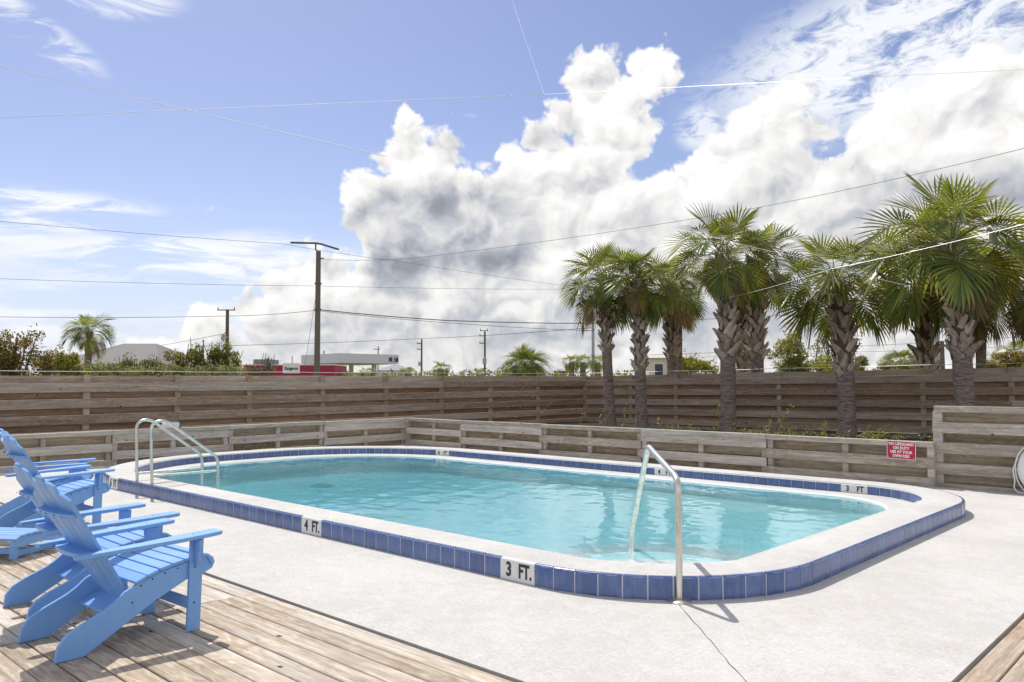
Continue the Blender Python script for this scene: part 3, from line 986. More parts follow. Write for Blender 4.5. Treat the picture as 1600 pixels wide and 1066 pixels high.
# ------------------------------------------------------------------ pool ladder and handrail
def smooth_path(pts, radii, n=7):
    """polyline with rounded corners"""
    pts = [Vector(p) for p in pts]
    out = [pts[0]]
    for i in range(1, len(pts) - 1):
        r = radii[i - 1]
        a, b2 = (pts[i - 1] - pts[i]).normalized(), (pts[i + 1] - pts[i]).normalized()
        p0, p1 = pts[i] + a * r, pts[i] + b2 * r
        for k in range(n + 1):
            t = k / n
            out.append(p0 * (1 - t) ** 2 + pts[i] * 2 * t * (1 - t) + p1 * t * t)
    out.append(pts[-1])
    return out
ld = thing('pool_ladder', 'pale steel pool ladder with two arched rails at the left end of the pool', 'pool ladder', (-11.12, 4.6, 0))
for sx in (-0.24, 0.24):
    path = smooth_path([(sx, 0, 0), (sx, -.03, .80), (sx, .02, 1.10), (sx, .30, .86), (sx, .88, .47), (sx, .935, .33), (sx, .935, -.75)], [.08, .15, .10, .07, .05])
    path = smooth_path([(sx, 0, 0), (sx, -.035, .985), (sx, .16, .995), (sx, .915, .445), (sx, .935, -.75)], [.125, .085, .075])
    rail = MB().tube(path, .0205, 12).build('rail', M_STEEL, ld, smooth=True)
    MB().tube([(sx, 0.0, .262), (sx, .93, .262)], .0175, 10).build('cross_bar', M_STEEL, ld, smooth=True)
    MB().lathe([(.062, 0), (.062, .008), (.045, .02), (.026, .024)], 16).build('flange', M_STEEL, ld, (sx, 0, 0), smooth=True)
for z in (-.12, -.37, -.62):
    MB().box(-.22, .22, .90, .975, z - .012, z + .012, .005).build('tread', M_STEEL, ld)

hr = thing('handrail', 'single bent steel handrail rising from a round flange at the near corner of the pool', 'handrail', (-2.992, 4.882, 0))
q = 0.7071
P = lambda s, z: (-q * s, q * s, z)
path = smooth_path([P(0, 0), P(0, .835), P(1.02, .985), P(1.80, .15), P(1.88, -.10)], [.10, .07, .05])
MB().tube(path, .0235, 14).build('rail', M_STEEL, hr, smooth=True)
MB().lathe([(.082, 0), (.082, .010), (.060, .022), (.030, .027)], 24).build('flange', M_STEEL, hr, smooth=True)

# ------------------------------------------------------------------ adirondack chairs
def dome(w0, w1, L, cx0, cx1, peak, slant=0.0, n=5):
    """slat outline in its own plane: narrow foot, wider shaped head"""
    pts = [(cx0 - w0 / 2, 0), (cx0 + w0 / 2, 0)]
    top = [(cx1 + w1 / 2, L - peak - max(slant, 0))]
    for i in range(1, n):
        t = i / n
        top.append((cx1 + w1 / 2 - w1 * t, L - peak * (2 * t - 1) ** 2 - max(slant, 0) * (1 - t) - max(-slant, 0) * t))
    top.append((cx1 - w1 / 2, L - peak - max(-slant, 0)))
    return pts + top

def make_chair():
    t = thing('adirondack_chair', 'x', 'chair')
    REC = radians(31.5)
    # rails with their long sloping tail and knobbed front
    prof = [(-.425, 0), (-.275, 0), (-.1, .10), (.12, .226), (.31, .312), (.43, .335), (.475, .355), (.49, .392), (.475, .425), (.44, .437), (.31, .417), (.15, .388), (.02, .345), (-.06, .308), (-.115, .262), (-.17, .228), (-.30, .172), (-.375, .130), (-.413, .080)]
    me = MB().prism(prof, -.0125, .0125, 'x').mesh('side_rail', M_BLUE)
    for sx in (-.262, .262):
        link('side_rail', me, t, (sx, 0, 0))
    # front legs and the shaped brackets under the arms
    leg = MB().box(-.011, .011, -.042, .042, 0, .554, .003).mesh('leg', M_BLUE)
    brk = [(0, .553), (.062, .553), (.062, .50), (.048, .475), (.046, .43), (.030, .405), (.012, .395), (0, .40)]
    for sg_ in (-1, 1):
        o = link('leg', leg, t, (sg_ * .2865, .345, 0), (radians(-1.5), 0, 0))
        pr = [(sg_ * a, z) for a, z in brk]
        MB().prism(pr if sg_ < 0 else pr[::-1], -.011, .011, 'y').build('arm_bracket', M_BLUE, t, (sg_ * .298, .350, 0))
    # arms
    arm = [(.243, -.335), (.243, .06), (.236, .30), (.240, .475), (.252, .497), (.345, .497), (.366, .475), (.372, .38), (.366, .22), (.345, 0.02), (.318, -.18), (.300, -.30), (.285, -.345)]
    for sg_ in (-1, 1):
        poly = [(sg_ * a, b2) for a, b2 in arm]
        m = MB().prism(poly if sg_ > 0 else poly[::-1], -.0115, .0115, 'z').mesh('armrest', M_BLUE)
        link('armrest', m, t, (0, 0, .557), (radians(2.6), 0, 0))
    # seat slats follow the rails
    seat = [(.455, .405, -62), (.402, .440, -7), (.325, .431, 7), (.248, .419, 9), (.171, .404, 12), (.096, .383, 18), (.028, .357, 23)]
    sl = MB().box(-.289, .289, -.0355, .0355, -.0095, .0095, .003).mesh('seat_slat', M_BLUE)
    for y, z, a in seat:
        link('seat_slat', sl, t, (0, y, z + .004), (radians(a), 0, 0))
    # back slats, fanned, in the plane of the reclined back
    W0, W1 = .072, .098
    for i, (L, pk, slant) in enumerate(((.835, .006, .045), (.905, .010, .022), (.935, .014, 0), (.905, .010, -.022), (.835, .006, -.045))):
        k = i - 2
        poly = dome(W0, W1, L, k * .078, k * .106, pk, -slant)
        m = MB().prism(poly, -.009, .009, 'z').mesh('back_slat', M_BLUE)
        link('back_slat', m, t, (0, .045, .185), (pi / 2 + REC, 0, 0))
    def bow(name, w, depth, y0, z, th, bulge, n=10, tilt=0.0):
        front = [(-w, y0), (w, y0)]
        back = [(w * cos(pi * i / n), y0 - depth - bulge * sin(pi * i / n)) for i in range(n + 1)]
        return MB().prism((front + back)[::1], -th / 2, th / 2, 'z').build(name, M_BLUE, t, (0, 0, z), (tilt, 0, 0))
    fy = lambda z: .045 - (z - .185) * math.tan(REC) - .012
    bow('arm_support', .300, .022, fy(.525) + .004, .527, .022, .092)
    bow('upper_brace', .235, .020, fy(.765) + .002, .765, .022, .050)
    MB().box(-.248, .248, -.105, .045, -.011, .011, .004).build('lower_brace', M_BLUE, t, (0, -.005, .205), (radians(24), 0, 0))
    MB().box(-.274, .274, -.010, .010, -.034, .034, .003).build('stretcher', M_BLUE, t, (0, .322, .170))
    s = MB()
    for y, z, a in seat[1:]:
        for sx in (-1, 1):
            s.box(sx * .2752 - .0015, sx * .2752 + .0015, y - .004, y + .004, z - .034, z - .026)
    for sx in (-1, 1):
        for y, z in ((-.02, .24), (.345, .385), (.345, .17)):
            s.box(sx * .2985 - .001 if y > 0 else sx * .2752 - .001, sx * .2985 + .001 if y > 0 else sx * .2752 + .001, y - .0045, y + .0045, z - .0045, z + .0045)
        for y in (.33, .36):
            s.box(sx * .30 - .004, sx * .30 + .004, y - .004, y + .004, .584, .5855)
    for i in range(5):
        s.box((i - 2) * .094 - .004, (i - 2) * .094 + .004, fy(.765) - .073 + abs(i - 2) * .006, fy(.765) - .071 + abs(i - 2) * .006, .761, .769)
    stuff(s.build('screws', M_SCREW, t))
    return t

def copy_tree(root, loc, rotz, label):
    r = root.copy()
    COL.objects.link(r)
    r.location, r.rotation_euler = loc, (0, 0, rotz)
    r['label'] = label
    def down(src, dst):
        for ch in src.children:
            c = ch.copy()
            COL.objects.link(c)
            c.parent = dst
            down(ch, c)
    down(root, r)
    return r

def ease_edges(root, w=0.0028):
    done = set()
    for o in root.children:
        me = o.data
        if me is None or me.name in done or me.materials[0] != M_BLUE or len(me.polygons) > 40:
            continue
        done.add(me.name)
        b = bmesh.new()
        b.from_mesh(me)
        bmesh.ops.recalc_face_normals(b, faces=b.faces)
        ed = [e for e in b.edges if len(e.link_faces) == 2 and e.calc_face_angle(0) > radians(50)]
        bmesh.ops.bevel(b, geom=ed, offset=w, segments=1, affect='EDGES', clamp_overlap=True)
        b.to_mesh(me)
        b.free()

chair = make_chair()
ease_edges(chair)
chair['group'] = 'blue slatted chairs facing the pool'
chair.location, chair.rotation_euler = (-5.072, 1.935, 0), (0, 0, radians(3))
chair['label'] = 'nearest sky blue slatted garden chair, whole in view on the deck boards'
copy_tree(chair, (-5.965, 2.08, 0), radians(-1), 'second nearest sky blue garden chair, close behind the nearest one')
copy_tree(chair, (-9.28, 2.88, 0), radians(2), 'third sky blue garden chair from the camera, beside the ladder end of the pool')
copy_tree(chair, (-10.35, 3.12, 0), radians(-28), 'farthest sky blue garden chair, turned towards the pool ladder')

ft = thing('footrest', 'low sky blue slatted footrest at the left edge, between two pairs of chairs', 'footrest', (-7.78, 2.15, 0), radians(33.5))
fr_prof = [(0, .055), (.08, .155), (.03, .185), (-.02, .175)]
rp = [(-.05, .118), (-.03, .165), (.02, .190), (.30, .185), (.60, .135), (.86, .045), (.90, .0), (.78, .0), (.55, .075), (.28, .112), (.03, .105)]
m_fr = MB().prism(rp, -.0125, .0125, 'x').mesh('side_rail', M_BLUE)
for sx in (0, -.52):
    link('side_rail', m_fr, ft, (sx, 0, 0))
    MB().box(-.035, .035, -.011, .011, 0, .14, .003).build('leg', M_BLUE, ft, (sx - .042, .03, 0))
m_fs = MB().box(-.30, .30, -.033, .033, -.0095, .0095, .003).mesh('seat_slat', M_BLUE)
for y, z, a in ((-.01, .190, 22), (.06, .203, 4), (.135, .205, 0), (.21, .204, -2), (.285, .200, -4), (.36, .190, -8), (.435, .178, -10), (.51, .164, -12), (.585, .148, -15), (.66, .127, -18)):
    link('seat_slat', m_fs, ft, (-.26, y, z), (radians(a), 0, 0))
MB().box(-.50, -.02, -.01, .01, .04, .09, .003).build('stretcher', M_BLUE, ft, (0, .05, 0))
MB().box(-.011, .011, 0, .42, .02, .075, .003).build('brace', M_BLUE, ft, (-.03, .04, 0))

ease_edges(ft)

# ------------------------------------------------------------------ life ring on the tall panel, flood light on the low fence
lr = thing('life_ring', 'white life ring with a pale rope hanging on the fence panel at the right edge', 'life ring', (-2.115, 12.70, 0.34))
R0, r0 = .285, .092
ringm = MB()
nu, nv2 = 36, 14
ringm.add([((R0 + r0 * cos(2 * pi * j / nv2)) * cos(2 * pi * i / nu), .62 * r0 * sin(2 * pi * j / nv2), (R0 + r0 * cos(2 * pi * j / nv2)) * sin(2 * pi * i / nu)) for i in range(nu) for j in range(nv2)],
          [(i * nv2 + j, i * nv2 + (j + 1) % nv2, ((i + 1) % nu) * nv2 + (j + 1) % nv2, ((i + 1) % nu) * nv2 + j) for i in range(nu) for j in range(nv2)])
rg = ringm.build('ring_float', M_WHITE, lr, smooth=True)
for a in (45, 135, 225, 315):
    pth = [((R0 + (r0 + .004) * cos(b2)) * cos(radians(a)), .64 * (r0 + .004) * sin(b2), (R0 + (r0 + .004) * cos(b2)) * sin(radians(a))) for b2 in [2 * pi * k / 16 for k in range(17)]]
    MB().tube(pth, .012, 6).build('band', M_RUBBER, lr, smooth=True)
rope = []
for i in range(73):
    a = 2 * pi * i / 72
    rope.append(((R0 + r0 + .015 + .018 * abs(sin(2 * a))) * cos(a), -.012, (R0 + r0 + .015 + .018 * abs(sin(2 * a))) * sin(a) - .004))
MB().tube(rope, .0085, 6, False).build('rope', M_WHITE, lr, smooth=True)
tail = smooth_path([(-.36, -.03, .16), (-.425, -.03, -.02), (-.40, -.03, -.16), (-.42, -.03, -.27), (-.36, -.03, -.325), (-.26, -.03, -.31)], [.06, .05, .05, .05])
MB().tube(tail, .0085, 6).build('rope_end', M_WHITE, lr, smooth=True)

fl_ = thing('flood_light', 'small white flood light with a dark hood on the left low fence', 'light', (-15.55, 6.88, 0.60))
MB().prism([(-.13, 0), (.13, 0), (.165, .05), (.16, .11), (.12, .13), (-.12, .125), (-.15, .09), (-.16, .04)], -.03, .05, 'x').build('lamp_body', M_WHITE, fl_, (.03, 0, .02))
MB().prism([(-.12, .125), (.125, .13), (.168, .105), (.175, .02), (.19, .02), (.185, .12), (.13, .15), (-.12, .14)], -.035, .06, 'x').build('hood', M_CABLE, fl_, (.03, 0, .02))
MB().box(-.02, .02, -.03, .03, 0.02, .05).build('bracket', M_CABLE, fl_)

# blue tub standing in the bed behind the sign
tb = thing('tub', 'blue plastic tub just showing behind the low fence above the red sign', 'tub', (-4.14, 13.35, .20))
MB().lathe([(.15, 0), (.20, .35), (.205, .36), (.20, .37), (.19, .36), (.14, .02)], 24).build('tub_body', plain('blue plastic', (.05, .08, .33), .45), tb, smooth=True)
MB().lathe([(.207, .335), (.222, .34), (.222, .372), (.205, .378)], 24).build('tub_rim', plain('blue plastic rim', (.07, .11, .42), .4), tb, smooth=True)

# ------------------------------------------------------------------ foliage materials
def leaf_mat(name, a, b2, tipc=None, trans=0.35, rough=0.42, var=0.25):
    m = bpy.data.materials.new(name)
    m.use_nodes = True
    t = m.node_tree
    t.nodes.clear()
    n = Nodes(t)
    out = n.new('ShaderNodeOutputMaterial')
    rnd = n.new('ShaderNodeObjectInfo').outputs['Random']
    co = n.new('ShaderNodeTexCoord').outputs['Object']
    at_ = n.new('ShaderNodeAttribute', attribute_name='leaf')
    lv = n.new('ShaderNodeSeparateColor')
    n.put(lv.inputs[0], at_.outputs['Color'])
    v = n.m('ADD', n.m('MULTIPLY', lv.outputs[1], 0.6), n.m('MULTIPLY', n.noise(co, 2.5, 3, 0.6), 0.5))
    c = n.mix(n.step(v, 0.25, 0.8), a, b2)
    if tipc:
        c = n.mix(n.step(n.m('ADD', lv.outputs[0], n.m('MULTIPLY', n.m('SUBTRACT', lv.outputs[1], 0.5), 0.35)), 0.80, 1.02), c, tipc)
    tone = n.m('ADD', 1 - var, n.m('MULTIPLY', rnd, 2 * var))
    c = n.mix(1.0, c, n.comb(tone, tone, n.m('MULTIPLY', tone, 0.9)), 'MULTIPLY')
    b = n.new('ShaderNodeBsdfPrincipled')
    n.put(b.inputs['Base Color'], c)
    b.inputs['Roughness'].default_value = rough
    b.inputs['Specular IOR Level'].default_value = 0.45
    tr = n.new('ShaderNodeBsdfTranslucent')
    n.put(tr.inputs['Color'], n.mix(1.0, c, (1.5, 1.35, 0.55), 'MULTIPLY'))
    mx = n.new('ShaderNodeMixShader')
    mx.inputs[0].default_value = trans
    n.put(mx.inputs[1], b.outputs[0])
    n.put(mx.inputs[2], tr.outputs[0])
    n.put(out.inputs[0], mx.outputs[0])
    return m
M_FROND = leaf_mat('green palm leaf', (0.095, 0.150, 0.042), (0.245, 0.275, 0.066), (0.28, 0.19, 0.10), 0.40, 0.36, 0.36)
M_FRONDY = leaf_mat('yellowing palm leaf', (0.16, 0.17, 0.035), (0.24, 0.21, 0.05), (0.20, 0.12, 0.06), 0.38)
M_FRONDD = leaf_mat('dead palm leaf', (0.20, 0.135, 0.085), (0.30, 0.22, 0.15), (0.13, 0.085, 0.06), 0.25, 0.8)
M_TRUNK = wood('grey palm trunk', (0.20, 0.165, 0.145), (0.085, 0.065, 0.056), (0.23, 0.20, 0.185), 0.12, 1.0, knots=False, stain=0.4)
def trunk_mat():
    m, n, b, _ = material('ringed palm bark')
    co = n.new('ShaderNodeTexCoord').outputs['Object']
    rg = n.noise(n.vm('MULTIPLY', co, (2.6, 2.6, 15.0)), 2.2, 5, 0.62, dist=0.5)
    fb = n.noise(n.vm('MULTIPLY', co, (30, 30, 4.0)), 2.0, 4, 0.65)
    pt = n.noise(co, 2.2, 4, 0.6)
    c = n.mix(n.step(rg, 0.36, 0.62), (0.12, 0.09, 0.074), (0.36, 0.29, 0.245))
    c = n.mix(n.m('MULTIPLY', n.step(fb, 0.40, 0.70), 0.35), c, (0.22, 0.18, 0.15))
    c = n.mix(n.m('MULTIPLY', n.step(pt, 0.42, 0.66), 0.5), c, (0.25, 0.20, 0.17))
    n.put(b.inputs['Base Color'], c)
    b.inputs['Roughness'].default_value = 0.9
    b.inputs['Specular IOR Level'].default_value = 0.2
    bump(n, b, n.m('ADD', rg, n.m('MULTIPLY', fb, 0.35)), 0.9, 0.02)
    return m
M_BARK = trunk_mat()
M_FIBRE = plain('dark trunk fibre', (0.115, 0.078, 0.058), 0.9, dirt=0.5)
M_BOOT = wood('dry leaf base', (0.58, 0.485, 0.405), (0.30, 0.225, 0.175), (0.60, 0.52, 0.455), 0.26, 0.6, knots=False)
M_PETIOLE = plain('pale green leaf stalk', (0.22, 0.24, 0.09), 0.5, var=0.25)
M_PETIOLED = plain('dry leaf stalk', (0.28, 0.21, 0.14), 0.7, var=0.25)

def colour_attr(me, vals):
    a = me.color_attributes.new('leaf', 'FLOAT_COLOR', 'POINT')
    flat = []
    for s, g in vals:
        flat += [s, g, 0.0, 1.0]
    a.data.foreach_set('color', flat)

def frond_mesh(name, seed, elev, stalk, bend, tip, mat, n=32, blade=0.82, spread=128, fold=0.35, segs=7):
    """fan palm leaf: a stalk that carries a pleated fan whose leaflets part and droop at their tips"""
    r = random.Random(seed)
    v, f, col = [], [], []
    p = Vector((0, 0, 0))
    d = Vector((cos(elev), 0, sin(elev)))
    path = [(p.copy(), d.copy())]
    k = 8
    for i in range(k):
        d = (d + Vector((0, 0, -bend * 0.10))).normalized()
        p = p + d * (stalk / k)
        path.append((p.copy(), d.copy()))
    for i, (q, t) in enumerate(path):                        # flat channelled stalk
        w = 0.024 - 0.012 * i / k
        side = Vector((0, 1, 0))
        up = side.cross(t) * -1
        for a, b2 in ((-1, 0), (0, -0.6), (1, 0), (0, 0.5)):
            v.append(q + side * w * a + up * w * b2)
            col.append((0.0, 0.1))
    for i in range(k):
        for j in range(4):
            f.append((i * 4 + j, i * 4 + (j + 1) % 4, (i + 1) * 4 + (j + 1) % 4, (i + 1) * 4 + j))
    nst = len(f)
    h, T = path[-1]
    costa = [(h.copy(), T.copy())]
    t2, q = T.copy(), h.copy()
    for i in range(6):                                       # the midrib arches on into the blade
        t2 = (t2 + Vector((0, 0, -0.13 - bend * 0.06))).normalized()
        q = q + t2 * 0.055
        costa.append((q.copy(), t2.copy()))
    dal = radians(2 * spread) / (n - 1)
    for i in range(n):
        a = -radians(spread) + dal * i
        fr = max(0.0, 1 - abs(a) / radians(spread))
        ci = min(5.999, fr ** 1.3 * 6)
        c0, c1 = costa[int(ci)], costa[int(ci) + 1]
        o = c0[0].lerp(c1[0], ci - int(ci))
        t = c0[1].lerp(c1[1], ci - int(ci)).normalized()
        s = Vector((0, 1, 0))
        nrm = t.cross(s) * -1 if t.cross(s).z < 0 else t.cross(s)
        dd = (t * cos(a) + s * sin(a) + nrm * (fold * abs(sin(a)) + r.uniform(-.03, .03))).normalized()
        L = blade * (0.70 + 0.30 * cos(a * 0.75)) * r.uniform(0.90, 1.06)
        g = r.random()
        broken = r.random() < 0.13
        droop = tip * r.uniform(0.6, 1.5) + (1.2 if broken else 0)
        start = r.uniform(0.42, 0.66)
        q = o.copy()
        base = len(v)
        for j in range(segs + 1):
            u = j / segs
            webw = u * L * dal * 0.54
            w = webw if u < 0.54 else 0.54 * L * dal * 0.54 * max(0.0, 1 - (u - 0.54) / 0.46) ** 0.8
            w = max(w, 0.0022 if u < 1 else 0.0008)
            wd = nrm.cross(dd)
            if wd.length < 1e-4:
                wd = s.copy()
            wd.normalize()
            up = dd.cross(wd)
            rise = 0.35 * w * (1 if i % 2 else -1)
            for kx in (-1, 0, 1):
                v.append(q + wd * (kx * w) + up * (rise if kx == 0 else 0))
                col.append((u, g))
            if j < segs:
                if u > start:
                    dd = (dd + Vector((0, 0, -droop * (u - start) * 0.62)) + Vector((r.uniform(-1, 1), r.uniform(-1, 1), 0)) * 0.03).normalized()
                else:
                    dd = (dd + Vector((0, 0, -tip * 0.035))).normalized()
                q = q + dd * (L / segs)
        for j in range(segs):
            b0 = base + 3 * j
            f += [(b0, b0 + 1, b0 + 4, b0 + 3), (b0 + 1, b0 + 2, b0 + 5, b0 + 4)]
    me = bpy.data.meshes.new(name)
    me.from_pydata([tuple(x) for x in v], [], f)
    me.materials.append(mat)
    me.materials.append(M_PETIOLED if mat == M_FRONDD else M_PETIOLE)
    me.polygons.foreach_set('material_index', [1] * nst + [0] * (len(f) - nst))
    colour_attr(me, col)
    me.update()
    return me

FR = {'up': [frond_mesh('frond', 10 + i, radians(e), .56, .25, .30, M_FROND, spread=105, fold=.30) for i, e in enumerate((70, 54))],
      'high': [frond_mesh('frond', 20 + i, radians(e), .86, .60, .55, M_FROND, fold=.42) for i, e in enumerate((48, 40, 33))],
      'mid': [frond_mesh('frond', 30 + i, radians(e), .92, .80, 1.0, M_FROND, fold=.40) for i, e in enumerate((20, 10, 2))],
      'low': [frond_mesh('frond', 40 + i, radians(e), .80, .95, 2.0, M_FROND, spread=118, fold=.25) for i, e in enumerate((-14, -26))],
      'yel': [frond_mesh('frond', 50 + i, radians(e), .66, .6, 1.0, M_FRONDY, spread=112) for i, e in enumerate((30, -20))],
      'dead': [frond_mesh('dead_frond', 60 + i, radians(e), .62, 1.1, 2.2, M_FRONDD, spread=70, fold=.10, n=28) for i, e in enumerate((-38, -58))]}

def boot_mesh(seed):
    """old leaf base: a flat strap that narrows upward, splits from the trunk and flares out"""
    r = random.Random(seed)
    v, f = [], []
    n = 6
    for i in range(n):
        u = i / (n - 1)
        w = 0.060 * (1 - u) ** 0.55 + 0.023
        out = 0.006 + 0.020 * u + 0.055 * u ** 2.2
        z = 0.31 * u
        th = 0.022 - 0.008 * u
        x = r.uniform(-.004, .004)
        v += [(out - .004, -w + x, z), (out + th, -w * .45 + x, z), (out + th, w * .45 + x, z), (out - .004, w + x, z)]
    for i in range(n - 1):
        for j in range(4):
            f.append((4 * i + j, 4 * i + (j + 1) % 4, 4 * i + 4 + (j + 1) % 4, 4 * i + 4 + j))
    f.append((4 * n - 4, 4 * n - 3, 4 * n - 2, 4 * n - 1))
    me = bpy.data.meshes.new('leaf_base')
    me.from_pydata(v, [], f)
    me.materials.append(M_BOOT)
    me.update()
    return me
BOOT = [boot_mesh(i) for i in range(4)]

def palm(label, base, top, r0, r1, z_boot, s, seed, n_fronds=28, boots=True, dead=3, group='cabbage palms around the tall fence', mix=None, fs=1.0, name='palm_tree'):
    """base and top of the trunk in world space; fronds scaled by s"""
    r = random.Random(seed)
    base, top = Vector(base), Vector(top)
    t = thing(name, label, 'palm tree', base, 0, group)
    ax = top - base
    H = ax.z
    bow = Vector((r.uniform(-1, 1), r.uniform(-1, 1), 0)) * 0.035 * H
    axis = lambda u: ax * u + bow * (4 * u * (1 - u)) * 0.5
    rad = lambda u: (r0 + (r1 - r0) * u) * (1 + 0.16 * max(0, 1 - u * 7)) * (1 + 0.02 * sin(u * 41))
    path = [axis(i / 26) for i in range(27)]
    tr = MB().tube(path, rad, 14).build('trunk', M_BARK, t, smooth=True)
    ub = (z_boot - base.z) / H
    if boots:
        rb_ = r1 / 0.17
        us = [ub + (1 - ub) * k / 8 for k in range(9)]
        MB().tube([axis(u) for u in us], [r1 * (1.0 + .05 * sin(k * .4)) for k in range(9)], 12).build('fibre_sheath', M_FIBRE, t, smooth=True)
        z = z_boot - base.z
        k = 0
        step_z = 0.098 * rb_
        nb = max(6, int((H - z) / step_z))
        for i in range(nb):
            u = min(1.0, (z + i * step_z) / H)
            for j in range(4):
                a = i * 0.7854 + j * 1.5708 + r.uniform(-.12, .12)
                c = axis(u)
                rr = r1 * (1.02 - 0.10 * (i / nb))
                o = link('leaf_base', BOOT[(i + j) % 4], t, c + Vector((cos(a), sin(a), 0)) * rr * 0.86 + Vector((0, 0, r.uniform(-.03, .03))),
                         (r.uniform(-.22, .22) + (0.62 if (i + j) % 2 else -0.62), r.uniform(-.08, .10), a))
                sc = rb_ * r.uniform(0.85, 1.12)
                o.scale = (sc * r.uniform(.8, 1.25), sc, sc * r.uniform(.85, 1.15))
    c = axis(1.0)
    mix = mix or (('up', 5), ('high', 9), ('mid', 9), ('low', 5), ('yel', 3), ('dead', dead))
    tot = sum(q for _, q in mix)
    ga = r.uniform(0, 6.28)
    i = 0
    for kind, q in mix:
        m = max(0, round(q * n_fronds / tot)) if kind != 'dead' else dead
        for j in range(m):
            ga += 2.399963
            ms = FR[kind]
            o = link('dead_frond' if kind == 'dead' else 'frond', ms[r.randrange(len(ms))], t,
                     c + Vector((cos(ga), sin(ga), 0)) * r1 * 0.45 + Vector((0, 0, {'up': .10, 'high': .06, 'mid': 0.0, 'low': -.06, 'yel': -.02, 'dead': -.12}[kind] * s)),
                     (r.uniform(-.42, .42), r.uniform(-.24, .24), ga + r.uniform(-.3, .3)))
            q2 = s * fs * r.uniform(0.72, 1.08)
            o.scale = (q2, q2, q2)
            i += 1
    return t

def on(px, py, Y):
    p0, p1 = at(px, py, 1.0), at(px, py, 2.0)
    e = Vector((0, 0, EYE))
    d = p1 - p0
    return e + d * (Y / d.y)

def dist(p):
    return -cos(TH) * p.x + sin(TH) * p.y

def palm_px(label, bx, tx, ty, Y, zb, w_px, boot_py, radius_px, seed, **kw):
    b = on(bx, 600, Y)
    b.z = zb
    t = on(tx, ty, Y)
    d = dist(b)
    rr = w_px / 2 * d / FPX
    zboot = EYE + (599 - boot_py) * d / FPX
    palm(label, b, t, rr * 1.04, rr, zboot, radius_px * d / FPX / 1.56, seed, **kw)

palm_px('small palm with drooping fronds, leftmost of the row standing inside the tall fence', 954, 944, 436, 18.9, .28, 15, 548, 80, 101, n_fronds=32, dead=3)
palm_px('slim palm with a criss-cross trunk, second from the left inside the tall fence', 1003, 999, 438, 18.95, .28, 17, 578, 74, 102, n_fronds=36, dead=3)
palm_px('palm with a thick dark ringed trunk, right of the two slim inside palms', 1136, 1128, 398, 18.9, .28, 23, 560, 84, 103, n_fronds=36, dead=2)
palm_px('palm with wide drooping fronds whose trunk stands left of the red sign', 1321, 1306, 440, 18.9, .28, 26, 585, 104, 104, n_fronds=33, dead=2)
palm_px('biggest palm with a bold diamond pattern trunk rising behind the taller fence panel', 1505, 1488, 380, 18.5, .28, 28, 562, 136, 105, n_fronds=38, dead=1)
palm_px('shaded palm beyond the fence, close right of the two slim palms', 1048, 1046, 446, 23.0, 0, 17, 560, 72, 106, n_fronds=28, dead=5)
palm_px('thin pale trunked palm beyond the fence, hidden under the crown of its left neighbour', 1063, 1062, 470, 24.2, 0, 9, 480, 50, 107, n_fronds=14, boots=False, dead=4)
palm_px('brown shaggy palm beyond the fence, tucked behind the middle palm', 1164, 1160, 450, 24.0, 0, 20, 590, 56, 108, n_fronds=16, dead=8)
palm_px('palm beyond the fence just right of the middle palm, its crown level with it', 1184, 1184, 408, 22.6, 0, 21, 560, 80, 109, n_fronds=36, dead=4)
palm_px('low palm beyond the fence left of the biggest palm, with a shaggy brown trunk', 1447, 1436, 428, 22.9, 0, 24, 590, 104, 110, n_fronds=34, dead=3)
palm_px('smooth dark trunked palm beyond the fence, half hidden behind the biggest palm', 1526, 1532, 448, 22.6, 0, 14, 470, 98, 111, n_fronds=36, boots=False, dead=3)
palm_px('palm at the right edge beyond the fence, with hanging brown dead fronds', 1640, 1622, 440, 21.9, 0, 22, 560, 98, 112, n_fronds=32, dead=9)

# ------------------------------------------------------------------ far vegetation
M_LEAFA = leaf_mat('olive shrub leaf', (0.14, 0.165, 0.055), (0.27, 0.275, 0.09), None, 0.42, 0.5, 0.2)
M_LEAFB = leaf_mat('russet shrub leaf', (0.25, 0.135, 0.055), (0.20, 0.21, 0.06), None, 0.42, 0.5, 0.2)
M_LEAFY = leaf_mat('yellow green shrub leaf', (0.24, 0.27, 0.04), (0.36, 0.35, 0.07), None, 0.30, 0.5, 0.1)
M_LEAFG = leaf_mat('grey green shrub leaf', (0.15, 0.165, 0.095), (0.28, 0.285, 0.19), None, 0.40, 0.6, 0.2)
M_TWIG = plain('bare twig', (0.13, 0.11, 0.095), 0.8)

def leaf_cloud(mb, col, r, blobs, n, size, thick=0.55):
    tot = sum(b[3] * b[4] * b[5] for b in blobs) or 1
    for (x, y, z, rx, ry, rz) in blobs:
        m = int(n * rx * ry * rz / tot)
        for _ in range(m):
            while True:
                p = Vector((r.uniform(-1, 1), r.uniform(-1, 1), r.uniform(-1, 1)))
                if 0.02 < p.length <= 1:
                    break
            p = p.normalized() * (p.length ** thick)
            c = Vector((x + p.x * rx, y + p.y * ry, z + p.z * rz))
            nv_ = Vector((r.gauss(0, 1), r.gauss(0, 1), r.gauss(0.5, 1))).normalized()
            u = nv_.orthogonal().normalized()
            u = (u * cos(r.random() * 6.28) + nv_.cross(u) * sin(r.random() * 6.28)).normalized()
            w = nv_.cross(u)
            L, Wd = size * r.uniform(.7, 1.4), size * r.uniform(.32, .55)
            mb.add([c - u * L * .5, c + w * Wd * .5, c + u * L * .5, c - w * Wd * .5], [(0, 1, 2, 3)])
            g = r.random()
            col += [(g, g)] * 4

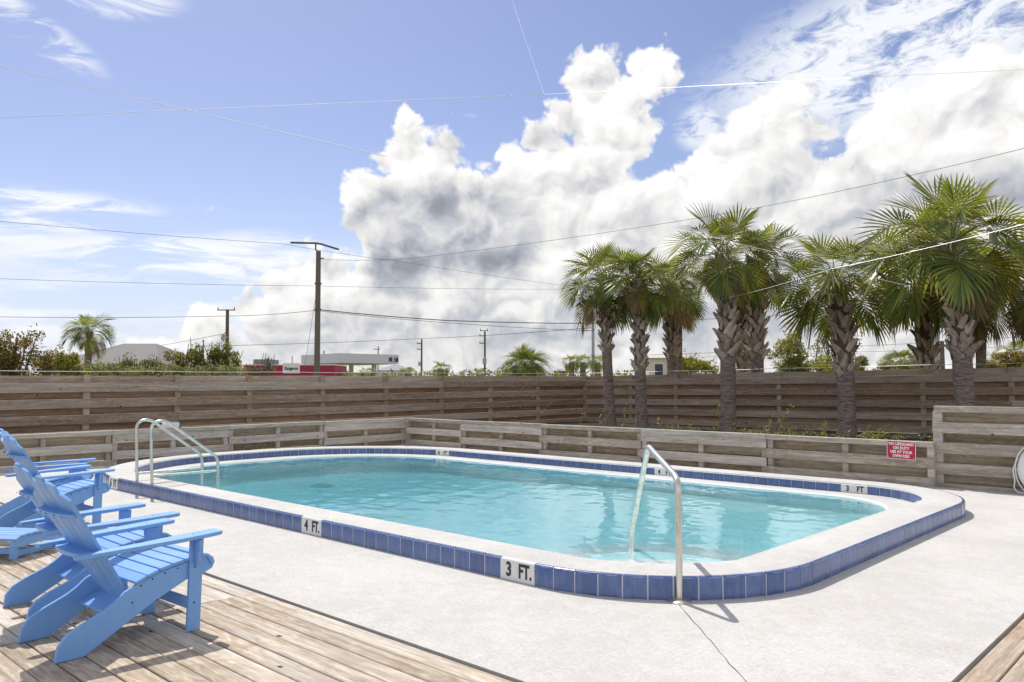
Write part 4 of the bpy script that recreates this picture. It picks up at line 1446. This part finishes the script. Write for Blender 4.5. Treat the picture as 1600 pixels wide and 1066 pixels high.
def lumpy(r, blobs):
    """break each blob into uneven clumps with a ragged outline"""
    out = []
    for (x, y, z, rx, ry, rz) in blobs:
        for _ in range(16):
            a, b2 = r.uniform(0, 6.28), r.uniform(-1, 1)
            q = r.uniform(0.35, 1.0)
            s = sqrt(1 - b2 * b2)
            k = r.uniform(0.20, 0.42)
            out.append((x + rx * q * s * cos(a), y + ry * q * s * sin(a), z + rz * q * b2, rx * k, ry * k, rz * k * r.uniform(.8, 1.5)))
    return out

def shrub(label, c, blobs, n, size, mat, seed, name='shrub', cat='shrub', group=None, twigs=10, twig_up=1.0):
    r = random.Random(seed)
    t = thing(name, label, cat, c, 0, group)
    mb, col = MB(), []
    leaf_cloud(mb, col, r, lumpy(r, blobs), int(n * 2.2), size * 1.08, .8)
    leaf_cloud(mb, col, r, [(b[0], b[1], b[2] * .6, b[3], b[4], b[2] * .7) for b in blobs], int(n * 1.3), size * 1.08, .9)
    o = mb.build('foliage', mat, t)
    colour_attr(o.data, col)
    tw = MB()
    for i in range(twigs):
        b = blobs[r.randrange(len(blobs))]
        e = Vector((b[0] + r.uniform(-.9, .9) * b[3], b[1] + r.uniform(-.6, .6) * b[4], b[2] + b[5] * r.uniform(.4, 1.15) * twig_up))
        s0 = Vector((b[0] * .6 + r.uniform(-.3, .3), b[1] * .6, 0))
        mid = s0.lerp(e, .55) + Vector((r.uniform(-.3, .3), r.uniform(-.3, .3), 0.1))
        tw.tube([s0, mid, e], [.05, .03, .012], 4)
    tw.build('branches', M_TWIG, t)
    return t

def px_blobs(items, d, c):
    """blobs given as photograph x, y, half width, half height at distance d, relative to c"""
    out = []
    for x, y, rx, ry in items:
        p = at(x, y, d) - c
        k = d / FPX
        out.append((p.x, p.y, p.z, rx * k, rx * k * .8, ry * k))
    return out

def shrub_px(label, items, d, n, size, mat, seed, **kw):
    c = at(sum(i[0] for i in items) / len(items), 600, d)
    c.z = 0
    return shrub(label, c, px_blobs(items, d, c), n, size, mat, seed, **kw)

shrub_px('large russet and olive sea grape bush beyond the fence at the left edge', [(-40, 560, 50, 40), (20, 548, 34, 30), (50, 540, 22, 22), (70, 570, 40, 22), (10, 575, 40, 20)], 27, 3600, .105, M_LEAFB, 1, name='bush', cat='bush')
shrub_px('yellow green bush at the foot of the russet bush beyond the fence', [(105, 572, 22, 18), (120, 580, 20, 10), (92, 563, 12, 12)], 26, 1300, .10, M_LEAFY, 2, name='bush', cat='bush')
shrub_px('grey green twiggy scrub in front of the grey roof and the left palm', [(160, 580, 30, 8), (200, 574, 26, 11), (238, 577, 26, 12)], 30, 2000, .10, M_LEAFG, 3, twigs=34, twig_up=1.5, name='scrub')
shrub_px('olive windswept scrub in front of the small utility pole', [(275, 570, 24, 18), (305, 562, 22, 22), (335, 560, 24, 20), (362, 568, 22, 14), (350, 550, 20, 10)], 32, 2600, .10, M_LEAFA, 4, twigs=30, twig_up=1.4, name='scrub')
shrub_px('thin bare scrub in front of the red shop wall', [(395, 580, 16, 6), (420, 575, 13, 10)], 34, 160, .09, M_LEAFG, 5, twigs=30, twig_up=2.0, name='scrub')

def far_palm(label, x, top_y, cx_r, d, seed, n=32, dead=1, trunk_w=None, base_z=0.0, group='small palms far beyond the fence', boots=False):
    c = at(x, top_y + cx_r * 0.95, d)
    k = d / FPX
    b = Vector((c.x, c.y, base_z))
    w = (trunk_w or 9) * k / 2
    palm(label, b, c, w, w, 99, cx_r * k / 1.30, seed, n_fronds=n, boots=False, dead=dead, group=group)
far_palm('lone round headed palm in front of the grey hip roof at the left', 140, 487, 33, 42, 201, n=34, dead=4, trunk_w=10, group=None)
far_palm('tiny dark palm in front of the mint green house', 569, 574, 8, 70, 202, n=22)
far_palm('tiny palm right of the canopy column', 580, 573, 9, 66, 203, n=22)
far_palm('spreading low palm in front of the grey blue roof', 637, 572, 13, 60, 204, n=24)
far_palm('small round palm between the two far utility poles', 689, 564, 14, 56, 205, n=30)
far_palm('stubby palm under the tall far utility pole', 748, 574, 12, 58, 206, n=22)
far_palm('bushy wide palm left of the first slim palms, above the fence', 821, 542, 33, 40, 207, n=64, dead=0)
far_palm('left palm of the far cluster by the concrete pole', 893, 553, 14, 58, 208, n=30)
far_palm('middle palm of the far cluster by the concrete pole', 911, 553, 14, 60, 209, n=30)
far_palm('right palm of the far cluster, half behind the concrete pole', 934, 554, 14, 57, 210, n=30)
far_palm('round palm beyond the fence between the biggest palm and the one left of it', 1408, 541, 27, 44, 211, n=48, dead=1)
far_palm('small yellowed palm right of the biggest palm, above the fence', 1552, 544, 20, 46, 212, n=18, dead=5)
far_palm('brown headed palm at the right edge, above the fence', 1590, 530, 30, 44, 213, n=20, dead=8)
shrub_px('bushy dark tree beyond the fence between the middle and the sign palms', [(1236, 535, 22, 18), (1230, 560, 30, 22), (1262, 570, 34, 16), (1245, 578, 40, 10)], 40, 2600, .13, M_LEAFA, 21, name='tree', cat='tree')
shrub_px('airy dark tree hanging between the palms left of the red sign', [(1284, 500, 14, 16), (1292, 520, 20, 18), (1280, 540, 14, 14), (1335, 522, 14, 20), (1300, 555, 12, 20)], 36, 640, .11, M_LEAFG, 22, name='tree', cat='tree', twigs=16)
shrub_px('low sunlit green bushes beyond the fence left of the middle palm', [(1085, 572, 26, 10), (1112, 576, 18, 8), (1070, 568, 12, 14)], 34, 1100, .11, M_LEAFY, 23, name='bush', cat='bush')
shrub_px('low grey bushes beyond the fence at the foot of the round palm', [(1385, 576, 22, 9), (1425, 574, 28, 12)], 36, 1100, .11, M_LEAFG, 24, name='bush', cat='bush')
shrub_px('yellow green bushes beyond the fence left of the sign palm', [(1290, 576, 22, 8), (1340, 570, 18, 13)], 34, 1000, .11, M_LEAFY, 25, name='bush', cat='bush')
shrub_px('low dark bushes beyond the fence at the right edge', [(1545, 574, 22, 9), (1585, 566, 26, 16), (1500, 572, 10, 16)], 36, 1500, .11, M_LEAFB, 26, name='bush', cat='bush')
shrub_px('long low band of grey green scrub just above the left tall fence', [(x, 580 + (x * 7) % 4, 22, 8 + (x * 13) % 6) for x in range(130, 372, 24)], 29, 2600, .09, M_LEAFG, 27, name='scrub', twigs=24, twig_up=1.6)
# the far tree line reads as one mass
r_ = random.Random(31)
mb, col = MB(), []
for i in range(124):
    x = -60 + i * 13.6
    d = 95 + r_.uniform(-12, 12)
    y = 582 - (3 if 640 < x < 900 else 1) - r_.uniform(0, 6)
    p = at(x, y + 4, d)
    k = d / FPX
    leaf_cloud(mb, col, r_, [(p.x, p.y, p.z - .4, 14 * k, 10 * k, 8 * k)], 60, .40)
tl = stuff(mb.build('far_hedge', M_LEAFA))
colour_attr(tl.data, col)
tag(tl, 'low far green tree line showing just above the fence', 'tree line')

# ------------------------------------------------------------------ weeds in the planting bed
M_WEED = leaf_mat('yellow green weed leaf', (0.16, 0.19, 0.045), (0.26, 0.26, 0.07), None, 0.35, 0.5, 0.1)  # yellow green is the weed's own leaf colour
mb, col = MB(), []
rw = random.Random(41)
for i in range(150):
    x = rw.choice((rw.uniform(-9.5, -3.6), rw.uniform(-6.6, -3.6), rw.uniform(-13.5, -8.6)))
    y = 12.98 + abs(rw.gauss(0, .35))
    h = rw.uniform(.30, .46) * (1.0 if x > -8.3 else .72)
    leaf_cloud(mb, col, rw, [(x, y, .30 + h * .55, .16, .12, h * .62)], 34, .050, 0.8)
wd_ = stuff(mb.build('ground_cover', M_WEED))
colour_attr(wd_.data, col)
tag(wd_, 'yellow green weeds growing along the back of the low fence', 'weeds')
WEED_LABELS = ['short weed stem by the tall fence, above the near corner of the low fences',
    'tallest leaning weed stem, arching up to the top board of the left tall fence',
    'weed stem leaning beside the tallest arching stem on the left tall fence',
    'weed stem bending right across the dark boards left of the fence corner',
    'lower weed stem bending right, nearest the dark fence corner on its left',
    'short weed stem directly below the corner post of the tall fences',
    'weed stem standing just left of the leftmost palm trunk',
    'leafy upright weed between the trunks of the two slim palms',
    'short leafy weed just right of the second slim palm trunk',
    'small leafy weed midway between the second slim palm and the thick ringed palm',
    'tall thin weed climbing along the left side of the thick ringed trunk',
    'weed stem leaning right, a little right of the thick ringed trunk',
    'tallest leaning weed right of the thick ringed trunk, beside a fence post',
    'leafy weed clump left of the trunk near the red sign',
    'weed stem just right of the trunk near the red sign',
    'weed stem rising just left of the blue tub',
    'weed stem leaning right against the end of the taller grey panel']
for i, (px, Y, h, lean) in enumerate(((707, 20.5, .75, -.2), (770, 17.0, 1.35, .55), (757, 16.6, 1.0, .3), (800, 15.6, .95, .6), (838, 16.2, .75, .5), (905, 16.0, .5, .2), (936, 15.0, .7, .15), (975, 14.6, .85, .05),
                                     (1033, 14.4, .55, -.1), (1075, 14.6, .5, .1), (1122, 14.2, .95, .02), (1195, 14.0, .75, .25), (1212, 13.6, .9, .3), (1285, 13.6, .62, .05), (1352, 13.6, .55, .1), (1375, 13.5, .62, .2), (1455, 13.6, .8, .5))):
    p = on(px, 640, Y)
    p.z = .28
    if p.x < -16.5 or (p.x < -15.0 and False):
        p.x = -16.3
    r = random.Random(300 + i)
    t = thing('weed', 'x', 'weed', p, 0, 'tall thin weeds behind the low fence')
    t['label'] = WEED_LABELS[i]
    side = Vector((sin(TH), cos(TH), 0))
    pth = [side * lean * h * (u ** 1.8) + Vector((0, 0, h * (u - .25 * max(0, u - .6)))) for u in [k / 8 for k in range(9)]]
    MB().tube(pth, [.005 - .0004 * k for k in range(9)], 4).build('stem', M_WEED, t)
    mb, col = MB(), []
    for k in range(2, 9):
        leaf_cloud(mb, col, r, [(*pth[k], .05, .05, .05)], 4 if i < 5 else 7, .05, 1)
    o = mb.build('leaves', M_WEED, t)
    colour_attr(o.data, col)

# ------------------------------------------------------------------ far buildings
M_FASCIA = plain('white canopy fascia', (0.62, 0.63, 0.66), 0.5, dirt=0.1)
M_CREAM = plain('cream render', (0.62, 0.58, 0.48), 0.8, dirt=0.15)
M_MINT = plain('mint render', (0.42, 0.60, 0.50), 0.8)
M_ROOFG = plain('grey shingle roof', (0.185, 0.175, 0.172), 0.85, dirt=0.3)
M_ROOFB = plain('blue grey roof', (0.26, 0.27, 0.31), 0.8, dirt=0.3)
M_ROOFP = plain('pale roof', (0.50, 0.48, 0.42), 0.8, dirt=0.2)
M_REDWALL = plain('red wall', (0.34, 0.022, 0.055), 0.7, dirt=0.2)
M_GLASS = plain('dark window glass', (0.03, 0.04, 0.05), 0.1)
M_BLACK = plain('black lettering', (0.03, 0.03, 0.035), 0.5)

def ground_at(px, d):
    p = at(px, 599, d)
    p.z = 0
    return p

# filling station canopy
ca, cb, cc = ground_at(527, 118), ground_at(622.6, 125), ground_at(470, 127.5)
cv = thing('fuel_canopy', 'white flat filling station canopy on slim columns, behind the main pole', 'canopy', ca)
dx, dy = cb - ca, cc - ca
Lx, Ly = dx.length, dy.length
rz = atan2(dx.y, dx.x)
ang_y = atan2(dy.y, dy.x) - rz
ux, uy = Vector((cos(0), 0, 0)), Vector((cos(ang_y), sin(ang_y), 0))
cv.rotation_euler = (0, 0, rz)
poly = [(0, 0), (Lx, 0), (Lx + uy.x * Ly, uy.y * Ly), (uy.x * Ly, uy.y * Ly)]
MB().prism(poly, 4.52, 5.93, 'z').build('fascia', M_FASCIA, cv)
inner = [(0.25 * 1 + uy.x * .25, uy.y * .25), (Lx - .25 + uy.x * .25, uy.y * .25), (Lx - .25 + uy.x * (Ly - .25), uy.y * (Ly - .25)), (.25 + uy.x * (Ly - .25), uy.y * (Ly - .25))]
MB().prism(inner, 4.46, 4.519, 'z').build('soffit', M_CREAM, cv)
for a, b2 in ((.16, .25), (.72, .2), (.16, .8), (.72, .8)):
    q = ux * Lx * a + uy * Ly * b2
    MB().box(-.28, .28, -.28, .28, 0, 4.459).build('column', M_CREAM, cv, q)
for word, xx, sq in (('M', 1.52, .70), ('bil', .44, .72)):
    link('lettering', text_mesh(word, 1.02, M_BLACK, bold=.03, squeeze=sq, depth=.02), cv, (Lx - xx, -.04, 5.14))
bm_ = MB()
bm_.tube([(.20 * cos(2 * pi * k / 20), 0, .27 * sin(2 * pi * k / 20)) for k in range(21)], .055, 5, False)
bm_.build('emblem_ring', plain('faint red emblem', (.62, .40, .40), .5), cv, (Lx - 1.00, -.05, 5.08))

def hip_house(name, label, px0, px1, eave_y, ridge_y, d, depth, wall, roof, cat='house', ridge=0.35, win=(), over=.4, rot=0.0, colr=None):
    a, b2 = ground_at(px0, d), ground_at(px1, d)
    c = (a + b2) / 2
    t = thing(name, label, cat, c, atan2(b2.y - a.y, b2.x - a.x) + rot)
    w = (b2 - a).length / 2
    ze = EYE + (599 - eave_y) * d / FPX
    zr = EYE + (599 - ridge_y) * d / FPX
    MB().box(-w, w, 0, depth, 0, ze).build('wall', wall, t)
    W2, D0, D1 = w + over, -over, depth + over
    rr = w * ridge
    v = [(-W2, D0, ze + .002), (W2, D0, ze + .002), (W2, D1, ze + .002), (-W2, D1, ze + .002), (-rr, depth / 2, zr), (rr, depth / 2, zr)]
    MB().add(v, [(0, 1, 5, 4), (1, 2, 5), (2, 3, 4, 5), (3, 0, 4), (3, 2, 1, 0)]).build('roof', roof, t)
    for x, z0, ww, hh in win:
        f = MB().box(-ww / 2 - .06, ww / 2 + .06, -.05, 0, -.06, hh + .06).build('window', M_WHITE, t, (x * w, 0, z0))
        MB().box(-ww / 2, ww / 2, -.07, -.051, 0, hh).build('pane', M_GLASS, f)
    return t
hip_house('house', 'low house with a broad grey hip roof behind the lone palm at the left', 78, 244, 570, 531, 62, 12, M_CREAM, M_ROOFG, ridge=.34, win=((-.4, 1.0, 1.2, 1.1), (.4, 1.0, 1.2, 1.1)))
hip_house('house', 'mint green house seen under the filling station canopy', 532, 570, 582, 572.5, 150, 9, M_MINT, M_ROOFP, ridge=.3, win=((-.55, 1.9, .9, 1.0),))
hip_house('house', 'house with a blue grey hip roof right of the canopy column', 592, 634, 579, 569, 150, 9, M_WHITE, M_ROOFB, ridge=.2, win=((0.3, 1.6, 1.2, 1.0),))
hip_house('house', 'pale two storey house with a flat hip roof behind the slim palms', 1014, 1083, 560, 552.5, 80, 8, M_CREAM, M_ROOFP, ridge=.5, win=((-.55, 2.2, .8, 1.2), (.1, 2.2, .8, 1.2), (.6, 2.2, .8, 1.2)))
hip_house('house', 'tiny grey roofed building left of the far palm cluster', 869, 884, 580, 575.5, 120, 6, M_ROOFG, M_ROOFB, ridge=.5)

sh = ground_at(454, 84)
shop = thing('shop', 'long low red walled shop with a white sign behind the thin scrub', 'shop', sh, atan2(*(reversed((ground_at(522, 84) - ground_at(380, 84))[:2]))))
k = 84 / FPX
zt = EYE + 28.0 * k
MB().box(-74 * k, 69 * k, 0, 6, 0, zt).build('wall', M_REDWALL, shop)
MB().box(-74.5 * k, 69.5 * k, -.06, 6.06, zt + .002, zt + .09).build('parapet', M_WHITE, shop)
MB().box(-73 * k, -45 * k, 3, 6.0, zt + .095, zt + .72).build('roof_unit', M_ROOFG, shop)
sb = MB().box(-12 * k, 14.5 * k, -.12, -.002, zt - .84, zt + .24, .01).build('sign_board', M_WHITE, shop)
me = text_mesh('Kangaroo', .46, M_BLACK, bold=.012, squeeze=.78, depth=.01)
link('lettering', me, sb, (1.3 * k, -.135, zt - .33))
for x in (62, 66.5):
    pass

# ------------------------------------------------------------------ poles
M_POLE = wood('weathered utility pole', (0.23, 0.18, 0.135), (0.10, 0.075, 0.058), (0.20, 0.175, 0.155), 0.12, 1.0, knots=False)
M_CPOLE = plain('concrete pole', (0.42, 0.42, 0.42), 0.8, dirt=0.2)
def pole(label, px, top_y, d, w_px, mat, arms=(), can=None, name='utility_pole', lean=0.0, insul=True, rotarm=0.0):
    b = ground_at(px, d)
    k = d / FPX
    t = thing(name, label, 'utility pole', b)
    h = EYE + (599 - top_y) * k
    MB().tube([(0, 0, 0), (lean * .5, 0, h * .5), (lean, 0, h)], [w_px * k * .58, w_px * k * .52, w_px * k * .44], 10).build('shaft', mat, t, smooth=True)
    s = Vector((sin(TH), cos(TH), 0))
    for y, x0, x1, th in arms:
        z = EYE + (599 - y) * k
        a = MB().tube([s * x0 * k + Vector((0, -.12, z)), s * x1 * k + Vector((0, -.12, z))], th * k, 6).build('crossarm', M_POLE if mat is not M_CPOLE else M_CABLE, t)
        for q in (x0 * .92, x1 * .92):
            MB().lathe([(.035, 0), (.05, .05), (.03, .1), (.045, .14), (.02, .2)], 8).build('insulator', M_CABLE, a, s * q * k + Vector((0, -.12, z + .02)))
    if can:
        x, y, hh, rr = can
        z = EYE + (599 - y) * k
        MB().lathe([(rr * k * .8, 0), (rr * k, .05), (rr * k, hh * k), (rr * k * .7, hh * k + .06)], 10).build('transformer', M_CPOLE, t, s * x * k + Vector((0, -.2, z - hh * k)))
    return t
S_ = Vector((sin(TH), cos(TH), 0))
mp = pole('tall bare wooden pole with a bent T shaped bracket, in front of the canopy', 495, 391, 46, 8.4, M_POLE, name='utility_pole')
k = 46 / FPX
zt = EYE + (599 - 391) * k
MB().tube([(0, 0, zt - .1), S_ * (-4.5 * k) + Vector((0, 0, zt + 2 * k)), S_ * (-4.5 * k) + Vector((0, 0, zt + 12 * k))], .045, 6).build('bracket', M_CABLE, mp)
MB().tube([S_ * (-44 * k) + Vector((0, 0, zt + 13.2 * k)), S_ * (-4.5 * k) + Vector((0, 0, zt + 12.2 * k))], .06, 6).build('crossarm', M_CABLE, mp)
MB().tube([S_ * (-4.5 * k) + Vector((0, 0, zt + 12.4 * k)), S_ * (5 * k) + Vector((0, 0, zt + 10.6 * k)), S_ * (32 * k) + Vector((0, 0, zt + 2.2 * k))], .06, 6).build('crossarm', M_CABLE, mp)
MB().tube([(0, 0, zt - 12 * k), S_ * (9 * k) + Vector((0, 0, zt - 11.6 * k))], .035, 5).build('step_bolt', M_CABLE, mp)
MB().tube([(0, 0, zt - 55 * k), S_ * (-3 * k) + Vector((0, 0, zt - 70 * k)), S_ * (-29 * k) + Vector((0, 0, 0))], .012, 4).build('guy_wire', M_CABLE, mp)
for q in range(2):
    MB().lathe([(.20, 0), (.205, .05), (.20, .1)], 10).build('clamp_band', M_CABLE, mp, (0, 0, zt - (53 + 41 * q) * k))
pole('short leaning utility pole with a small crossarm above the windswept scrub', 354.5, 483.5, 62, 5.6, M_POLE, ((484.5, -15, 13, .9),), (-3.5, 523, 10, 2.6), lean=-.12)
pole('thin far pole rising just behind the canopy roof', 590.5, 541, 140, 2.2, M_CPOLE, ((546, -6, 3, .6),))
pole('thin far utility pole with two short arms right of the blue grey roof', 658.5, 530, 100, 2.8, M_POLE, ((537, -6, 1, .8), (546, -6, 1, .8)), (-1.5, 566, 6, 1.8))
pole('far utility pole with double crossarms and a transformer left of the bushy palm', 757.5, 518, 80, 3.2, M_POLE, ((517, -6, 6, .7), (525, -7, 2, .8), (536.5, -7, 2, .8)), (1.8, 560, 9, 3.2))
pole('grey concrete utility pole by the far palm cluster', 927, 497, 60, 5.0, M_CPOLE, ((505.5, -20, 10, .5), (517, -14, 3, .6)))
pole('tall smooth grey pole half hidden left of the biggest palm', 1466, 500, 40, 8.0, M_CPOLE)
pole('short weathered wooden post beside the tall grey pole', 1473.5, 533, 39, 7.0, M_POLE, name='wooden_post')
pole('tiny far pole above the red shop', 456, 556, 150, 1.6, M_CPOLE)
pole('tiny far pole over the middle of the canopy', 505.5, 548, 150, 2.0, M_POLE)

# ------------------------------------------------------------------ overhead wires
def wire(label, pts, r, mat, sag=0.0, group='overhead wires across the sky'):
    """pts: photograph x, y and distance of the points the wire passes through"""
    P = [at(*p) for p in pts]
    path = []
    for a, b2 in zip(P, P[1:]):
        for i in range(12):
            u = i / 12
            path.append(a.lerp(b2, u) + Vector((0, 0, -4 * sag * u * (1 - u))))
    path.append(P[-1])
    rr = [r * max(dist(p), 2) / 10 for p in path]
    return tag(MB().tube(path, r, 5, False).build('overhead_wire', mat), label, 'wire', group)
def glint(p1, p2, d1):
    """distance of p2 for which the wire between two photograph positions mirrors the sun to the camera"""
    e = Vector((0, 0, EYE))
    r1, r2 = at(*p1, 1.0) - e, at(*p2, 1.0) - e
    h = (SUN_DIR.normalized() - (r1.normalized() + r2.normalized()).normalized()).normalized()
    return d1 * r1.dot(h) / r2.dot(h)
G1 = glint((-60, 90), (610, 246), 26)
G2 = glint((-60, 187), (1330, 122), 26)
G2m = glint((-60, 187), (850, 147.5), 26)
G3 = glint((850, 147.5), (790, -30), G2m)
wire('bright sunlit wire falling from the left edge towards the big cloud', [(-60, 90, 26), (604, 244.5, G1)], .013, M_GLARE, .0)
wire('bright sunlit wire climbing slowly from the left edge, crossing the falling one', [(-60, 187, 26), (850, 147.5, G2m)], .010, M_GLARE, .0)
wire('faint thin wire crossing above the tall cloud to the right edge', [(850, 147.5, G2m), (1330, 122, G2), (1720, 103, G2 * 1.1)], .0034, M_GLARE, .0)
wire('thin wire dropping steeply from the top edge onto the climbing bright wire', [(790, -30, G3), (850, 147.5, G2m)], .0026, M_GLARE, .0)
wire('dark wire rising to the right over the palms from the main pole', [(497, 405, 46), (650, 403, 42), (1150, 331, 33), (1640, 222, 26)], 0.0101, M_CABLE, .10)
wire('dark wire falling behind the dark cloud from the left edge to the far right', [(-20, 344, 40), (440, 381, 46), (620, 408, 54), (880, 446, 70)], 0.0101, M_CABLE, .06)
wire('faint level wire passing the main pole below its top', [(-20, 435, 40), (497, 447, 46), (880, 452, 60)], 0.0094, M_CABLE, .06)
wire('wire from the left edge to the lower clamp of the main pole', [(-20, 495, 50), (350, 494, 56), (495, 485, 46)], 0.0158, M_CABLE, .08)
wire('heavy cable sagging from the main pole towards the first palm', [(498, 484, 46), (700, 501, 52), (927, 505.5, 60)], 0.0302, M_CABLE, .05)
wire('thinner cable just under the heavy one by the main pole', [(498, 486, 46), (720, 506, 54), (927, 517, 60)], 0.0158, M_CABLE, .05)
wire('low far wire rising from the scrub to the concrete pole', [(320, 541, 80), (660, 529, 100), (927, 512, 60)], 0.0252, M_CABLE, .1)
wire('far wire descending to the short leaning pole', [(220, 545, 80), (353, 521, 62)], 0.0180, M_CABLE, .05)
wire('dark cable passing behind the palms at crown base height', [(927, 505.5, 60), (1250, 491, 44), (1640, 476, 34)], 0.0216, M_CABLE, .05)
wire('upper of two thin low wires beyond the palms on the right', [(1000, 555, 70), (1340, 541, 60), (1640, 523, 50)], 0.0158, M_CABLE, .05)
wire('lower of two thin low wires beyond the palms on the right', [(1000, 560, 72), (1340, 550, 60), (1640, 539, 50)], 0.0130, M_CABLE, .05)
wire('bright cable slanting up to the right in front of the biggest palm', [(1128, 468, 20.6), (1300, 420, 15), (1640, 340, 12)], .0034, M_GLARE, .03)
wire('thin bright cable falling across the crowns of the middle palms', [(1100, 367, 17), (1250, 402, 16), (1420, 447, 15)], .0038, M_GLARE, .02)
